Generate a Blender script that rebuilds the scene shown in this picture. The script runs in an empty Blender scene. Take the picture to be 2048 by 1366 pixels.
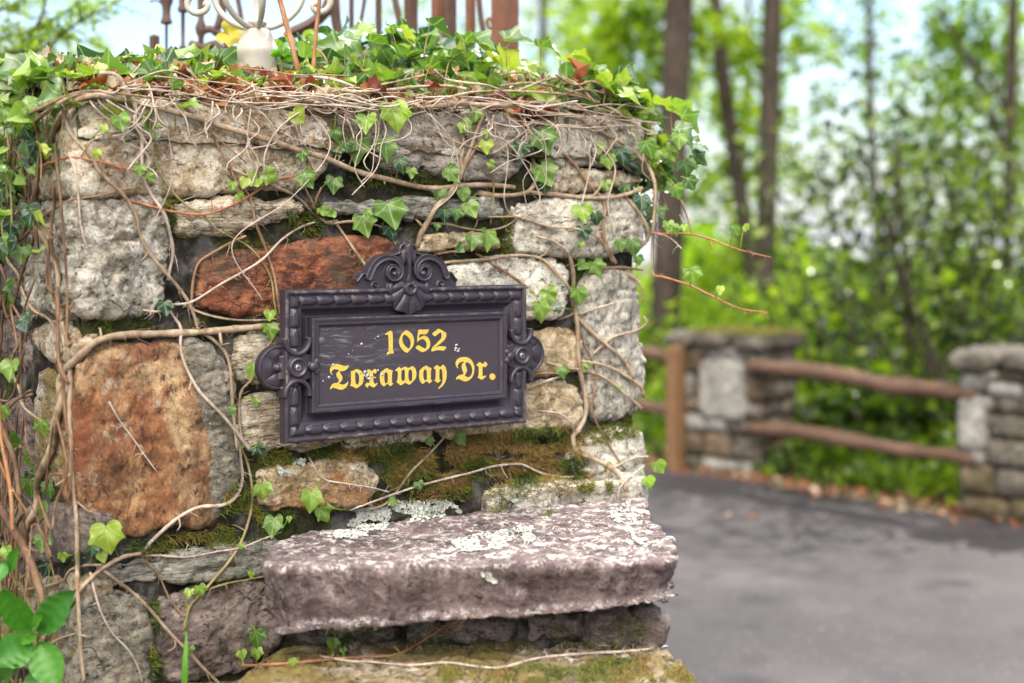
import bpy, math, random
import numpy as np
from mathutils import Vector
from mathutils.bvhtree import BVHTree
from mathutils.geometry import delaunay_2d_cdt, tessellate_polygon

R = math.radians
rng = np.random.default_rng(7)
random.seed(7)
sc = bpy.context.scene
col = sc.collection

# ------------------------------------------------------------------ camera, sky, sun, exposure
CAMZ = 1.5
FPX = 2844.0            # focal length in pixels of the 2048 px wide photograph (50 mm lens)
CX, HY = 1024.0, 480.0  # image centre column and horizon row
cd = bpy.data.cameras.new('camera')
cam = bpy.data.objects.new('camera', cd); col.objects.link(cam)
cam.location = (0, 0, CAMZ); cam.rotation_euler = (R(90), 0, 0)
cd.lens = 50; cd.sensor_width = 36; cd.shift_y = -(683 - HY) / 2048.0
cd.clip_start = 0.05; cd.clip_end = 2000
cd.dof.use_dof = True; cd.dof.focus_distance = 2.22; cd.dof.aperture_fstop = 2.5
sc.camera = cam

SUN_EL, SUN_AZ = R(50), math.atan2(0.50, 0.80)   # azimuth measured from +Y towards +X
world = bpy.data.worlds.new('World'); sc.world = world; world.use_nodes = True
nt = world.node_tree; nt.nodes.clear()
wo = nt.nodes.new('ShaderNodeOutputWorld'); bg = nt.nodes.new('ShaderNodeBackground')
sky = nt.nodes.new('ShaderNodeTexSky'); sky.sky_type = 'NISHITA'; sky.sun_disc = False
sky.sun_elevation = SUN_EL; sky.sun_rotation = SUN_AZ; sky.air_density = 1.0; sky.dust_density = 0.1
tc = nt.nodes.new('ShaderNodeTexCoord'); mp = nt.nodes.new('ShaderNodeMapping')
mp.inputs['Scale'].default_value = (1, 1, 2.4)
cn = nt.nodes.new('ShaderNodeTexNoise'); cn.inputs['Scale'].default_value = 3.1
cn.inputs['Detail'].default_value = 6; cn.inputs['Roughness'].default_value = 0.55
cr = nt.nodes.new('ShaderNodeValToRGB'); cr.color_ramp.elements[0].position = 0.45; cr.color_ramp.elements[1].position = 0.62
# clouds: unseen bright patch high behind the camera, added to light the wall
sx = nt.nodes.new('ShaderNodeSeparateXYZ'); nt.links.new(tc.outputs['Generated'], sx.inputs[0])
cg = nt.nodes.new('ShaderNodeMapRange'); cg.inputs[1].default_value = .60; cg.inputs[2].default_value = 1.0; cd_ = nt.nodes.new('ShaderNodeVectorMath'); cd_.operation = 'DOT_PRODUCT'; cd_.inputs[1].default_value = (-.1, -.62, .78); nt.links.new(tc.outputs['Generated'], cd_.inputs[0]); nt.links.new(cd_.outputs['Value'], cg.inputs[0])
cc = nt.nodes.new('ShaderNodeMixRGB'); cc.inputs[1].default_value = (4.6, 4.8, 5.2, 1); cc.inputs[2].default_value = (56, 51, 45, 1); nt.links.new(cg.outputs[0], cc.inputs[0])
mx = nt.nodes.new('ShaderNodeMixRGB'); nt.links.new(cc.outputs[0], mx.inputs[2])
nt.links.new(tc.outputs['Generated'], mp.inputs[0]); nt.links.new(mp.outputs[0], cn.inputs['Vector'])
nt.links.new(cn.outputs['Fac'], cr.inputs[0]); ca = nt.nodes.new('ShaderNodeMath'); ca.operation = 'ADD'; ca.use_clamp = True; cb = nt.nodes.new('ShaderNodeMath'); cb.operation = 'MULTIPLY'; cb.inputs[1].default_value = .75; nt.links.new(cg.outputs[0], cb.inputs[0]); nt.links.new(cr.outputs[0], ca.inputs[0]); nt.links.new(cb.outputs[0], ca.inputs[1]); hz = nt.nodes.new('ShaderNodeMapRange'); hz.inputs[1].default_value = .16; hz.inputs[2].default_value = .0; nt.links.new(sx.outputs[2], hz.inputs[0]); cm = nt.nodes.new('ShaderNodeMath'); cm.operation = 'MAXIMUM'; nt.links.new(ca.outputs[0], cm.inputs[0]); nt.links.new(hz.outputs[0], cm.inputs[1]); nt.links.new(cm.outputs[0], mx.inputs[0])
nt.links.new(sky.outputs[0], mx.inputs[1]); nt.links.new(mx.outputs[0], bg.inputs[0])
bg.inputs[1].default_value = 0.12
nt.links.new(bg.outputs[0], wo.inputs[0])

sd = bpy.data.lights.new('sun', 'SUN'); sd.energy = 3.4; sd.angle = R(0.6); sd.color = (1, 0.94, 0.84)
sun = bpy.data.objects.new('sun', sd); col.objects.link(sun)
sdir = Vector((math.sin(SUN_AZ) * math.cos(SUN_EL), math.cos(SUN_AZ) * math.cos(SUN_EL), math.sin(SUN_EL)))
sun.rotation_euler = sdir.to_track_quat('Z', 'Y').to_euler()
sun.location = (4, 6, 8)

sc.view_settings.view_transform = 'Standard'; sc.view_settings.look = 'None'
sc.view_settings.gamma = 1.0; sc.view_settings.use_curve_mapping = False
sc.view_settings.exposure = 0.88
sc.cycles.use_denoising = True
sc.cycles.max_bounces = 8; sc.cycles.transparent_max_bounces = 8
sc.cycles.caustics_reflective = False; sc.cycles.caustics_refractive = False
sc.cycles.sample_clamp_indirect = 8

# ------------------------------------------------------------------ numeric helpers
def _h(ix, iy, iz, seed):
    n = (ix.astype(np.int64) * 374761393 + iy.astype(np.int64) * 668265263 + iz.astype(np.int64) * 2147483647 + seed * 1274126177) & 0xffffffff
    n = ((n ^ (n >> 13)) * 1274126177) & 0xffffffff
    n = ((n ^ (n >> 16)) * 2246822519) & 0xffffffff
    return ((n ^ (n >> 15)) & 0xffff) / 65535.0

def vnoise(P, scale, seed=0):
    Q = np.asarray(P, float) / scale
    I = np.floor(Q); Fr = Q - I; I = I.astype(np.int64)
    w = Fr * Fr * (3 - 2 * Fr); out = 0
    for dx in (0, 1):
        for dy in (0, 1):
            for dz in (0, 1):
                c = _h(I[:, 0] + dx, I[:, 1] + dy, I[:, 2] + dz, seed)
                out = out + c * (w[:, 0] if dx else 1 - w[:, 0]) * (w[:, 1] if dy else 1 - w[:, 1]) * (w[:, 2] if dz else 1 - w[:, 2])
    return out * 2 - 1

def fbm(P, scale, seed=0, oct=4, gain=.5):
    a, s, o = 1.0, scale, 0
    for i in range(oct):
        o = o + a * vnoise(P, s, seed + i * 17); a *= gain; s *= .5
    return o

def unit(v):
    v = np.asarray(v, float); return v / (np.linalg.norm(v, axis=-1, keepdims=True) + 1e-12)

class MB:
    """gathers triangles and builds ONE mesh object"""
    def __init__(s): s.V = []; s.F = []; s.n = 0; s.A = []; s.U = []
    def add(s, V, F, tint=0.0, uv=None):
        V = np.asarray(V, float).reshape(-1, 3); F = np.asarray(F, np.int64)
        if F.shape[1] == 4: F = np.concatenate([F[:, [0, 1, 2]], F[:, [0, 2, 3]]])
        s.V.append(V); s.F.append(F + s.n); s.n += len(V)
        s.A.append(np.full(len(V), tint, float) if np.isscalar(tint) else np.asarray(tint, float))
        s.U.append(np.zeros((len(V), 3)) if uv is None else np.asarray(uv, float))
        return s
    def arrays(s): return np.concatenate(s.V), np.concatenate(s.F)
    def build(s, name, mat, parent=None, smooth=True):
        V, F = s.arrays()
        me = bpy.data.meshes.new(name)
        me.vertices.add(len(V)); me.vertices.foreach_set('co', V.astype(np.float32).ravel())
        me.loops.add(len(F) * 3); me.loops.foreach_set('vertex_index', F.astype(np.int32).ravel())
        me.polygons.add(len(F)); me.polygons.foreach_set('loop_start', np.arange(0, len(F) * 3, 3, dtype=np.int32))
        me.polygons.foreach_set('use_smooth', np.full(len(F), smooth))
        a = me.attributes.new('tint', 'FLOAT', 'POINT'); a.data.foreach_set('value', np.concatenate(s.A).astype(np.float32))
        if any(u.any() for u in s.U):
            a = me.attributes.new('leafuv', 'FLOAT_VECTOR', 'POINT'); a.data.foreach_set('vector', np.concatenate(s.U).astype(np.float32).ravel())
        me.update(calc_edges=True); me.validate()
        if mat: me.materials.append(mat)
        o = bpy.data.objects.new(name, me); col.objects.link(o)
        if parent: o.parent = parent
        return o

def tag(o, label=None, cat=None, group=None, kind=None):
    if label: o['label'] = label
    if cat: o['category'] = cat
    if group: o['group'] = group
    if kind: o['kind'] = kind
    return o

def thing(name, label, cat, group=None):
    o = bpy.data.objects.new(name, None); col.objects.link(o); o.empty_display_size = .1
    return tag(o, label, cat, group)

def normals(V, F):
    fn = np.cross(V[F[:, 1]] - V[F[:, 0]], V[F[:, 2]] - V[F[:, 0]])
    N = np.zeros_like(V)
    for k in range(3): np.add.at(N, F[:, k], fn)
    return unit(N)

def catmull(P, step, rad=None):
    """smooth curve through the points, resampled at about `step`"""
    P = np.asarray(P, float)
    if len(P) < 3:
        n = max(2, int(np.linalg.norm(P[-1] - P[0]) / step)); t = np.linspace(0, 1, n)[:, None]
        out = P[0] * (1 - t) + P[-1] * t
    else:
        Q = np.vstack([2 * P[0] - P[1], P, 2 * P[-1] - P[-2]]); out = []
        for i in range(1, len(Q) - 2):
            n = max(2, int(np.linalg.norm(Q[i + 1] - Q[i]) / step)); t = np.linspace(0, 1, n, endpoint=False)[:, None]
            out.append(.5 * ((2 * Q[i]) + (-Q[i - 1] + Q[i + 1]) * t + (2 * Q[i - 1] - 5 * Q[i] + 4 * Q[i + 1] - Q[i + 2]) * t ** 2 + (-Q[i - 1] + 3 * Q[i] - 3 * Q[i + 1] + Q[i + 2]) * t ** 3))
        out = np.vstack(out + [P[-1:]])
    return out

def tube(P, r, sides=8, rough=0.0, seed=0, flat=None):
    P = np.asarray(P, float); n = len(P); r = np.broadcast_to(np.asarray(r, float), (n,)).copy()
    T = unit(np.gradient(P, axis=0)); a = np.array([0, 0, 1.0]) if abs(T[0][2]) < .9 else np.array([1.0, 0, 0])
    X = np.zeros_like(P); x = unit(np.cross(a, T[0]))
    for i in range(n):
        x = unit(x - T[i] * np.dot(x, T[i])); X[i] = x
    Y = np.cross(T, X); an = np.linspace(0, 2 * math.pi, sides, endpoint=False)
    V = P[:, None, :] + (X[:, None, :] * np.cos(an)[None, :, None] + Y[:, None, :] * np.sin(an)[None, :, None] * (1 if flat is None else flat)) * r[:, None, None]
    V = V.reshape(-1, 3)
    if rough:
        c = np.repeat(P, sides, 0); d = V - c
        V = c + d * (1 + rough * fbm(V, r.max() * 2.2, seed, 3))[:, None]
    F = []
    i = np.arange(n - 1)[:, None] * sides; j = np.arange(sides)[None, :]; k = (j + 1) % sides
    F = np.stack([i + j, i + k, i + sides + k, i + sides + j], -1).reshape(-1, 4)
    F = np.concatenate([F[:, [0, 1, 2]], F[:, [0, 2, 3]]])
    V = np.vstack([V, P[0] - T[0] * r[0] * .4, P[-1] + T[-1] * r[-1] * .4]); m = n * sides
    c0 = np.stack([np.full(sides, m), (np.arange(sides) + 1) % sides, np.arange(sides)], -1)
    c1 = np.stack([np.full(sides, m + 1), (n - 1) * sides + np.arange(sides), (n - 1) * sides + (np.arange(sides) + 1) % sides], -1)
    return V, np.vstack([F, c0, c1])

def lathe(prof, c, seg=32):
    an = np.linspace(0, 2 * math.pi, seg, endpoint=False); prof = np.asarray(prof, float)
    V = np.stack([c[0] + prof[:, 0:1] * np.cos(an), c[1] + prof[:, 0:1] * np.sin(an), c[2] + prof[:, 1:2] + 0 * an], -1).reshape(-1, 3)
    n = len(prof); i = np.arange(n - 1)[:, None] * seg; j = np.arange(seg)[None, :]; k = (j + 1) % seg
    return V, np.stack([i + j, i + k, i + seg + k, i + seg + j], -1).reshape(-1, 4)

# ------------------------------------------------------------------ measured planes of the place
UX = np.array([0.820, 0.572, 0.0]); UX /= np.linalg.norm(UX)      # along the pillar's front face, left to right
NX = np.array([UX[1], -UX[0], 0.0])                                 # out of the front face
UP = np.array([0, 0, 1.0])
P0 = np.array([-0.174, 2.30, 0.0])                                  # a point of the front face
CAM = np.array([0, 0, CAMZ])

def ray(px, py): return np.array([(px - CX) / FPX, 1.0, (HY - py) / FPX])
def on_plane(px, py, O, N):
    d = ray(px, py); t = np.dot(O - CAM, N) / np.dot(d, N); return CAM + d * t
def face(px, py, off=0.0): return on_plane(px, py, P0 + NX * off, NX)
def free(px, py, D): return CAM + ray(px, py) * D
def flat_at(px, py, z):
    d = ray(px, py); return CAM + d * ((z - CAMZ) / d[2])
def uv_face(px, py, off=0.0):
    p = face(px, py, off); return np.array([np.dot(p - P0, UX), p[2]])
C0 = face(152, 500); C0[2] = 0       # left front corner of the pillar
C1 = face(1283, 500); C1[2] = 0      # right front corner
W = float(np.dot(C1 - C0, UX))
US = -NX * 1.0                        # along the left side, going back
NS = -UX                              # out of the left side
# ------------------------------------------------------------------ materials
def newmat(name):
    m = bpy.data.materials.new(name); m.use_nodes = True
    n = m.node_tree; b = n.nodes['Principled BSDF']; return m, n, b
def N_(n, t, **k):
    x = n.nodes.new(t)
    for a, v in k.items():
        if a in x.inputs: x.inputs[a].default_value = v
        else: setattr(x, a, v)
    return x
def noise(n, vec, scale, detail=5, rough=.6, dist=0.0):
    x = n.nodes.new('ShaderNodeTexNoise'); x.inputs['Scale'].default_value = scale; x.inputs['Detail'].default_value = detail
    x.inputs['Roughness'].default_value = rough; x.inputs['Distortion'].default_value = dist
    n.links.new(vec, x.inputs['Vector']); return x.outputs['Fac']
def ramp(n, fac, stops):
    x = n.nodes.new('ShaderNodeValToRGB'); e = x.color_ramp.elements
    while len(e) > 1: e.remove(e[-1])
    e[0].position = stops[0][0]; e[0].color = tuple(stops[0][1]) + (1,)
    for p, c in stops[1:]:
        q = e.new(p); q.color = tuple(c) + (1,)
    n.links.new(fac, x.inputs[0]); return x.outputs[0]
def mixc(n, fac, a, b, mode='MIX'):
    x = n.nodes.new('ShaderNodeMixRGB'); x.blend_type = mode
    for s, i in ((fac, 0), (a, 1), (b, 2)):
        if isinstance(s, (int, float)): x.inputs[i].default_value = s
        elif isinstance(s, tuple): x.inputs[i].default_value = s + (1,)
        else: n.links.new(s, x.inputs[i])
    return x.outputs[0]
def step(n, fac, a, b):
    x = n.nodes.new('ShaderNodeMapRange'); x.inputs[1].default_value = a; x.inputs[2].default_value = b
    n.links.new(fac, x.inputs[0]); return x.outputs[0]
def math_(n, op, a, b=None):
    x = n.nodes.new('ShaderNodeMath'); x.operation = op
    for s, i in ((a, 0), (b, 1)):
        if s is None: continue
        if isinstance(s, (int, float)): x.inputs[i].default_value = s
        else: n.links.new(s, x.inputs[i])
    return x.outputs[0]
def coords(n, stretch=(1, 1, 1), rot=(0, 0, 0)):
    t = n.nodes.new('ShaderNodeTexCoord'); m = n.nodes.new('ShaderNodeMapping'); m.inputs['Scale'].default_value = stretch
    m.inputs['Rotation'].default_value = rot
    n.links.new(t.outputs['Object'], m.inputs[0]); return m.outputs[0]
def bump(n, b, h, strength=.6, dist=.004, prev=None):
    x = n.nodes.new('ShaderNodeBump'); x.inputs['Strength'].default_value = strength; x.inputs['Distance'].default_value = dist
    n.links.new(h, x.inputs['Height'])
    if prev is not None: n.links.new(prev, x.inputs['Normal'])
    n.links.new(x.outputs[0], b.inputs['Normal']); return x.outputs[0]

def stone_mat(name, c1, c2, c3, spot=(.02, .018, .016), spots=.35, lichen=.3, lich=(.55, .53, .48), scale=9, stretch=(1, 1, 1.6), stain=None, st_amt=.5, fine=1.0, rot=(0, 0, 0), cracks=.8, lsc=1.0, toplich=False):
    wk = lambda c, k=1.38: tuple(min(.82, x * k * w) for x, w in zip(c, (1.03, 1.0, .955)))
    c1, c2, c3, lich = wk(c1), wk(c2), wk(c3), wk(lich, 1.2)
    if stain is not None: stain = wk(stain, 1.2)
    m, n, b = newmat(name); v = coords(n, stretch, rot); v0 = coords(n)
    big = noise(n, v, scale, 7, .68, .5)
    c = ramp(n, big, [(.38, c1), (.47, c2), (.53, c2), (.60, c3)])
    blot = noise(n, v0, scale * .9, 4, .6, 1.2)
    c = mixc(n, math_(n, 'MULTIPLY', step(n, blot, .50, .42), .55), c, tuple(x * .42 for x in c1))
    med = noise(n, v, scale * 5, 7, .78, .3)
    c = mixc(n, math_(n, 'MULTIPLY', step(n, med, .48, .66), .6), c, (min(1, c3[0] * 1.35), min(1, c3[1] * 1.35), min(1, c3[2] * 1.3)))
    c = mixc(n, math_(n, 'MULTIPLY', step(n, med, .48, .34), .65), c, tuple(x * .38 for x in c1))
    if stain is not None:
        s = noise(n, v0, scale * .7, 6, .66, .8)
        c = mixc(n, math_(n, 'MULTIPLY', step(n, s, .62 - st_amt * .3, .70 - st_amt * .2), .85), c, stain)
    sp2 = noise(n, v, 60, 6, .8, .4)
    c = mixc(n, math_(n, 'MULTIPLY', step(n, sp2, .47, .38), min(1, spots * 1.9)), c, spot)
    li = noise(n, v0, 26 * lsc, 9, .82, .3)
    patch = noise(n, v0, 7, 3, .5)
    lm = math_(n, 'MULTIPLY', step(n, li, .64 - lichen * .16, .67 - lichen * .16), step(n, patch, .60 - lichen * .35, .68 - lichen * .35))
    if toplich:   # crust lichen settles on the faces that look up
        gn = n.nodes.new('ShaderNodeNewGeometry'); sn = n.nodes.new('ShaderNodeSeparateXYZ'); n.links.new(gn.outputs['Normal'], sn.inputs[0]); lm = math_(n, 'MULTIPLY', lm, step(n, sn.outputs[2], -.5, .75))
    c = mixc(n, math_(n, 'MULTIPLY', lm, .85), c, lich)
    fi = noise(n, v0, 240, 4, .85)
    c = mixc(n, .6, c, ramp(n, fi, [(.34, (.25, .25, .25)), (.62, (1.1, 1.1, 1.1))]), 'MULTIPLY')
    # cracks and seams
    vo = n.nodes.new('ShaderNodeTexVoronoi'); vo.feature = 'DISTANCE_TO_EDGE'; vo.inputs['Scale'].default_value = scale * 1.1
    va = n.nodes.new('ShaderNodeVectorMath'); va.operation = 'MULTIPLY_ADD'; nz = n.nodes.new('ShaderNodeTexNoise'); nz.inputs['Scale'].default_value = 14; nz.inputs['Detail'].default_value = 5
    n.links.new(v0, nz.inputs['Vector']); n.links.new(nz.outputs['Color'], va.inputs[0]); va.inputs[1].default_value = (.16, .16, .16); n.links.new(v, va.inputs[2]); n.links.new(va.outputs[0], vo.inputs['Vector'])
    crk = math_(n, 'MULTIPLY', step(n, vo.outputs['Distance'], .030, .004), math_(n, 'MULTIPLY', step(n, noise(n, v0, 9, 3, .5), .50, .62), cracks))
    c = mixc(n, crk, c, (.03, .024, .018))
    n.links.new(c, b.inputs['Base Color']); b.inputs['Roughness'].default_value = .8
    b.inputs['Specular IOR Level'].default_value = .35
    h = math_(n, 'ADD', math_(n, 'MULTIPLY', med, 1.1), math_(n, 'MULTIPLY', noise(n, v, 55, 8, .8, .5), 1.1))
    h = math_(n, 'SUBTRACT', h, math_(n, 'MULTIPLY', crk, .5))
    p = bump(n, b, h, .9 * fine, .0052)
    bump(n, b, fi, .6 * fine, .0012, p)
    return m

M = {}
M['tan'] = stone_mat('tan lichen stone', (.22, .14, .075), (.38, .30, .205), (.56, .53, .47), lichen=.8, lich=(.62, .60, .54), spots=.5, stain=(.33, .19, .08), st_amt=.25)
M['purple'] = stone_mat('grey purple schist', (.20, .17, .165), (.30, .27, .25), (.40, .38, .34), lichen=.45, lich=(.55, .53, .50), spots=.6, stretch=(1, 1, 2.6))
M['cream'] = stone_mat('pale granite', (.40, .37, .31), (.52, .50, .44), (.60, .58, .53), lichen=.6, lich=(.72, .71, .66), spots=.75, stain=(.36, .26, .13), st_amt=.1)
M['grey'] = stone_mat('grey weathered stone', (.16, .145, .11), (.25, .235, .20), (.44, .43, .40), lichen=.7, lich=(.56, .55, .52), spots=.55)
M['tall'] = stone_mat('grey stone with deep vertical grain', (.24, .235, .21), (.34, .33, .30), (.45, .44, .41), lichen=.55, lich=(.56, .55, .52), spots=.45, stretch=(2.2, 2.2, .8))
M['strip'] = stone_mat('grey slate with streaks', (.13, .13, .115), (.22, .22, .20), (.36, .36, .34), lichen=.3, spots=.6, stretch=(1, 1, 6), scale=14)
M['banded'] = stone_mat('cream streaked stone', (.26, .20, .13), (.42, .36, .27), (.54, .51, .44), lichen=.5, lich=(.64, .62, .56), spots=.5, stretch=(1, 1, 5), scale=12, stain=(.34, .20, .08), st_amt=.15)
M['red'] = stone_mat('rust red stone', (.10, .032, .020), (.21, .066, .034), (.32, .14, .07), spot=(.03, .02, .02), spots=.25, lichen=-.15, lich=(.45, .36, .28), scale=12, stain=(.085, .07, .05), st_amt=.55, rot=(0, .5, 0), stretch=(1, 1, 2.2))
M['orange'] = stone_mat('rust orange stone', (.11, .050, .025), (.21, .095, .042), (.34, .24, .14), spot=(.05, .025, .015), spots=.5, lichen=.45, lich=(.30, .28, .23), scale=7, stretch=(1, 1.0, .55), stain=(.17, .055, .026), st_amt=.45, rot=(0, .6, 0), cracks=.5)
M['ochre'] = stone_mat('ochre stone', (.22, .145, .075), (.36, .285, .18), (.52, .46, .36), spots=.35, lichen=.35, lich=(.60, .56, .44), scale=11, stain=(.32, .15, .055), st_amt=.3)
M['dusk'] = stone_mat('dark purple grey stone', (.085, .066, .062), (.14, .112, .105), (.21, .178, .168), spots=.5, lichen=.1, lich=(.40, .37, .34), stain=(.16, .05, .04), st_amt=.2)
M['slab'] = stone_mat('plum sandstone', (.080, .058, .064), (.122, .091, .098), (.19, .15, .156), spot=(.03, .02, .018), spots=.5, lichen=.74, lich=(.56, .545, .55), scale=7, stretch=(1, 1.5, 1.4), lsc=1.8, toplich=True)
M['low'] = stone_mat('mossy cap stone', (.17, .13, .08), (.30, .25, .20), (.44, .41, .38), spots=.6, lichen=.45, stain=(.16, .12, .02), st_amt=.85)
M['bright'] = stone_mat('grey stone face beside the orange one', (.11, .10, .085), (.17, .16, .135), (.25, .235, .20), spots=.5, lichen=.3, stain=(.33, .18, .06), st_amt=.1)

def mortar_mat():
    m, n, b = newmat('dark mortar'); v = coords(n)
    c = ramp(n, noise(n, v, 14, 7, .7, .2), [(.40, (.010, .008, .006)), (.50, (.040, .036, .032)), (.62, (.15, .145, .14))])
    mo = noise(n, v, 9, 7, .75)
    c = mixc(n, step(n, mo, .50, .60), c, ramp(n, noise(n, v, 60, 4, .7), [(.35, (.025, .03, .008)), (.65, (.08, .095, .015))]))
    n.links.new(c, b.inputs['Base Color']); b.inputs['Roughness'].default_value = .95; b.inputs['Specular IOR Level'].default_value = .15
    p = bump(n, b, noise(n, v, 60, 8, .8), .9, .010); bump(n, b, noise(n, v, 300, 3, .8), .5, .0015, p)
    return m
M['mortar'] = mortar_mat()

def bark_mat(name, a, b_, c_, scale=60, st=(1, 1, .5), rough=.75):
    m, n, b = newmat(name); v = coords(n, st)
    c = ramp(n, noise(n, v, scale, 6, .7, .3), [(.32, a), (.5, b_), (.68, c_)])
    g = noise(n, coords(n), 11, 3, .5)
    c = mixc(n, math_(n, 'MULTIPLY', step(n, g, .45, .7), .45), c, tuple(x * .55 for x in a))
    n.links.new(c, b.inputs['Base Color']); b.inputs['Roughness'].default_value = rough; b.inputs['Specular IOR Level'].default_value = .3
    bump(n, b, noise(n, v, scale * 3, 5, .8), .7, .0015)
    return m
M['vine'] = bark_mat('vine bark', (.17, .105, .06), (.33, .25, .175), (.48, .39, .29), 70)
M['vinebrown'] = bark_mat('brown vine bark', (.13, .075, .045), (.25, .155, .095), (.36, .25, .17), 70)
M['vinepale'] = bark_mat('bleached vine bark', (.26, .20, .16), (.44, .36, .30), (.60, .53, .47), 70)
M['vinered'] = bark_mat('reddish young stem', (.22, .06, .035), (.34, .12, .06), (.44, .24, .12), 70, rough=.5)
M['vinegreen'] = bark_mat('green young stem', (.13, .13, .04), (.25, .21, .09), (.38, .31, .18), 60, rough=.5)
M['cane'] = bark_mat('orange brown cane', (.17, .07, .03), (.31, .15, .07), (.43, .26, .15), 50, rough=.55)
M['root'] = bark_mat('dark brown stem', (.06, .035, .022), (.15, .085, .05), (.25, .16, .10), 45)
M['trunk'] = bark_mat('tree bark', (.025, .018, .014), (.048, .036, .028), (.08, .064, .05), 12, (1, 1, .25), .9)
M['trunkmoss'] = bark_mat('mossy tree bark', (.025, .03, .012), (.045, .048, .022), (.075, .075, .045), 12, (1, 1, .25), .9)

def leaf_mat(name, cols, trans=.4, rough=.38, veins=True, tmul=1.6, spec=.5):
    m, n, b = newmat(name)
    at = n.nodes.new('ShaderNodeAttribute'); at.attribute_name = 'tint'
    c = ramp(n, at.outputs['Fac'], cols)
    v = coords(n); mot = noise(n, v, 90, 4, .6)
    c = mixc(n, .45, c, ramp(n, mot, [(.3, (.62, .66, .6)), (.7, (1, 1, 1))]), 'MULTIPLY')
    if veins:
        uv = n.nodes.new('ShaderNodeAttribute'); uv.attribute_name = 'leafuv'
        sp = n.nodes.new('ShaderNodeSeparateXYZ'); n.links.new(uv.outputs['Vector'], sp.inputs[0])
        ang = math_(n, 'ARCTAN2', sp.outputs[0], sp.outputs[1])
        pp = math_(n, 'PINGPONG', ang, R(24.0))
        rr = math_(n, 'POWER', math_(n, 'ADD', math_(n, 'MULTIPLY', sp.outputs[0], sp.outputs[0]), math_(n, 'MULTIPLY', sp.outputs[1], sp.outputs[1])), .5)
        d = math_(n, 'MULTIPLY', pp, rr)
        vein = step(n, d, .028, .008)
        c = mixc(n, math_(n, 'MULTIPLY', vein, .8), c, mixc(n, .5, c, (.45, .55, .26)))
        bump(n, b, d, .35, .002)
    n.links.new(c, b.inputs['Base Color']); b.inputs['Roughness'].default_value = rough; b.inputs['Specular IOR Level'].default_value = spec
    tr = n.nodes.new('ShaderNodeBsdfTranslucent'); ct = mixc(n, 1.0, c, (tmul * .95, tmul * 1.05, tmul * .35), 'MULTIPLY')
    n.links.new(ct, tr.inputs[0]); ms = n.nodes.new('ShaderNodeMixShader'); ms.inputs[0].default_value = trans
    n.links.new(b.outputs[0], ms.inputs[1]); n.links.new(tr.outputs[0], ms.inputs[2])
    n.links.new(ms.outputs[0], n.nodes['Material Output'].inputs[0]); return m
IVY = [(0.0, (.012, .045, .034)), (.3, (.035, .090, .040)), (.6, (.095, .19, .036)), (.85, (.21, .34, .045)), (1.0, (.38, .44, .07))]
M['ivy'] = leaf_mat('ivy leaf', IVY, .32, .34)
M['ivytop'] = leaf_mat('ivy leaf in the light', IVY, .30, .33, spec=1.0)
M['dry'] = leaf_mat('dead leaf', [(0, (.13, .025, .015)), (.35, (.27, .075, .025)), (.65, (.33, .18, .09)), (1, (.50, .42, .34))], .2, .7, False, 1.2)
M['broad'] = leaf_mat('broad serrated leaf', [(0, (.02, .09, .02)), (.5, (.05, .20, .02)), (1, (.12, .34, .03))], .3, .42, False)
BG = [(0.0, (.015, .032, .01)), (.35, (.055, .10, .018)), (.7, (.18, .29, .018)), (1.0, (.38, .47, .03))]
M['bgleaf'] = leaf_mat('tree leaf', BG, .52, .45, False, 1.75, .3)
M['bgdark'] = leaf_mat('evergreen shrub leaf', [(0.0, (.018, .032, .010)), (.5, (.06, .095, .022)), (1.0, (.21, .28, .04))], .4, .32, False, 1.7, .5)
def moss_mat():
    m, n, b = newmat('moss')
    at = n.nodes.new('ShaderNodeAttribute'); at.attribute_name = 'tint'
    c = ramp(n, at.outputs['Fac'], [(0, (.02, .025, .008)), (.3, (.06, .09, .012)), (.5, (.14, .17, .02)), (.7, (.20, .125, .035)), (1, (.36, .24, .08))])
    n.links.new(c, b.inputs['Base Color']); b.inputs['Roughness'].default_value = .9; return m
M['moss'] = moss_mat()
def lichen_mat():
    m, n, b = newmat('grey crust lichen'); v = coords(n)
    c = ramp(n, noise(n, v, 200, 4, .7), [(.35, (.25, .27, .24)), (.6, (.60, .62, .56))])
    n.links.new(c, b.inputs['Base Color']); b.inputs['Roughness'].default_value = .9; return m
M['lichen'] = lichen_mat()

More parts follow.
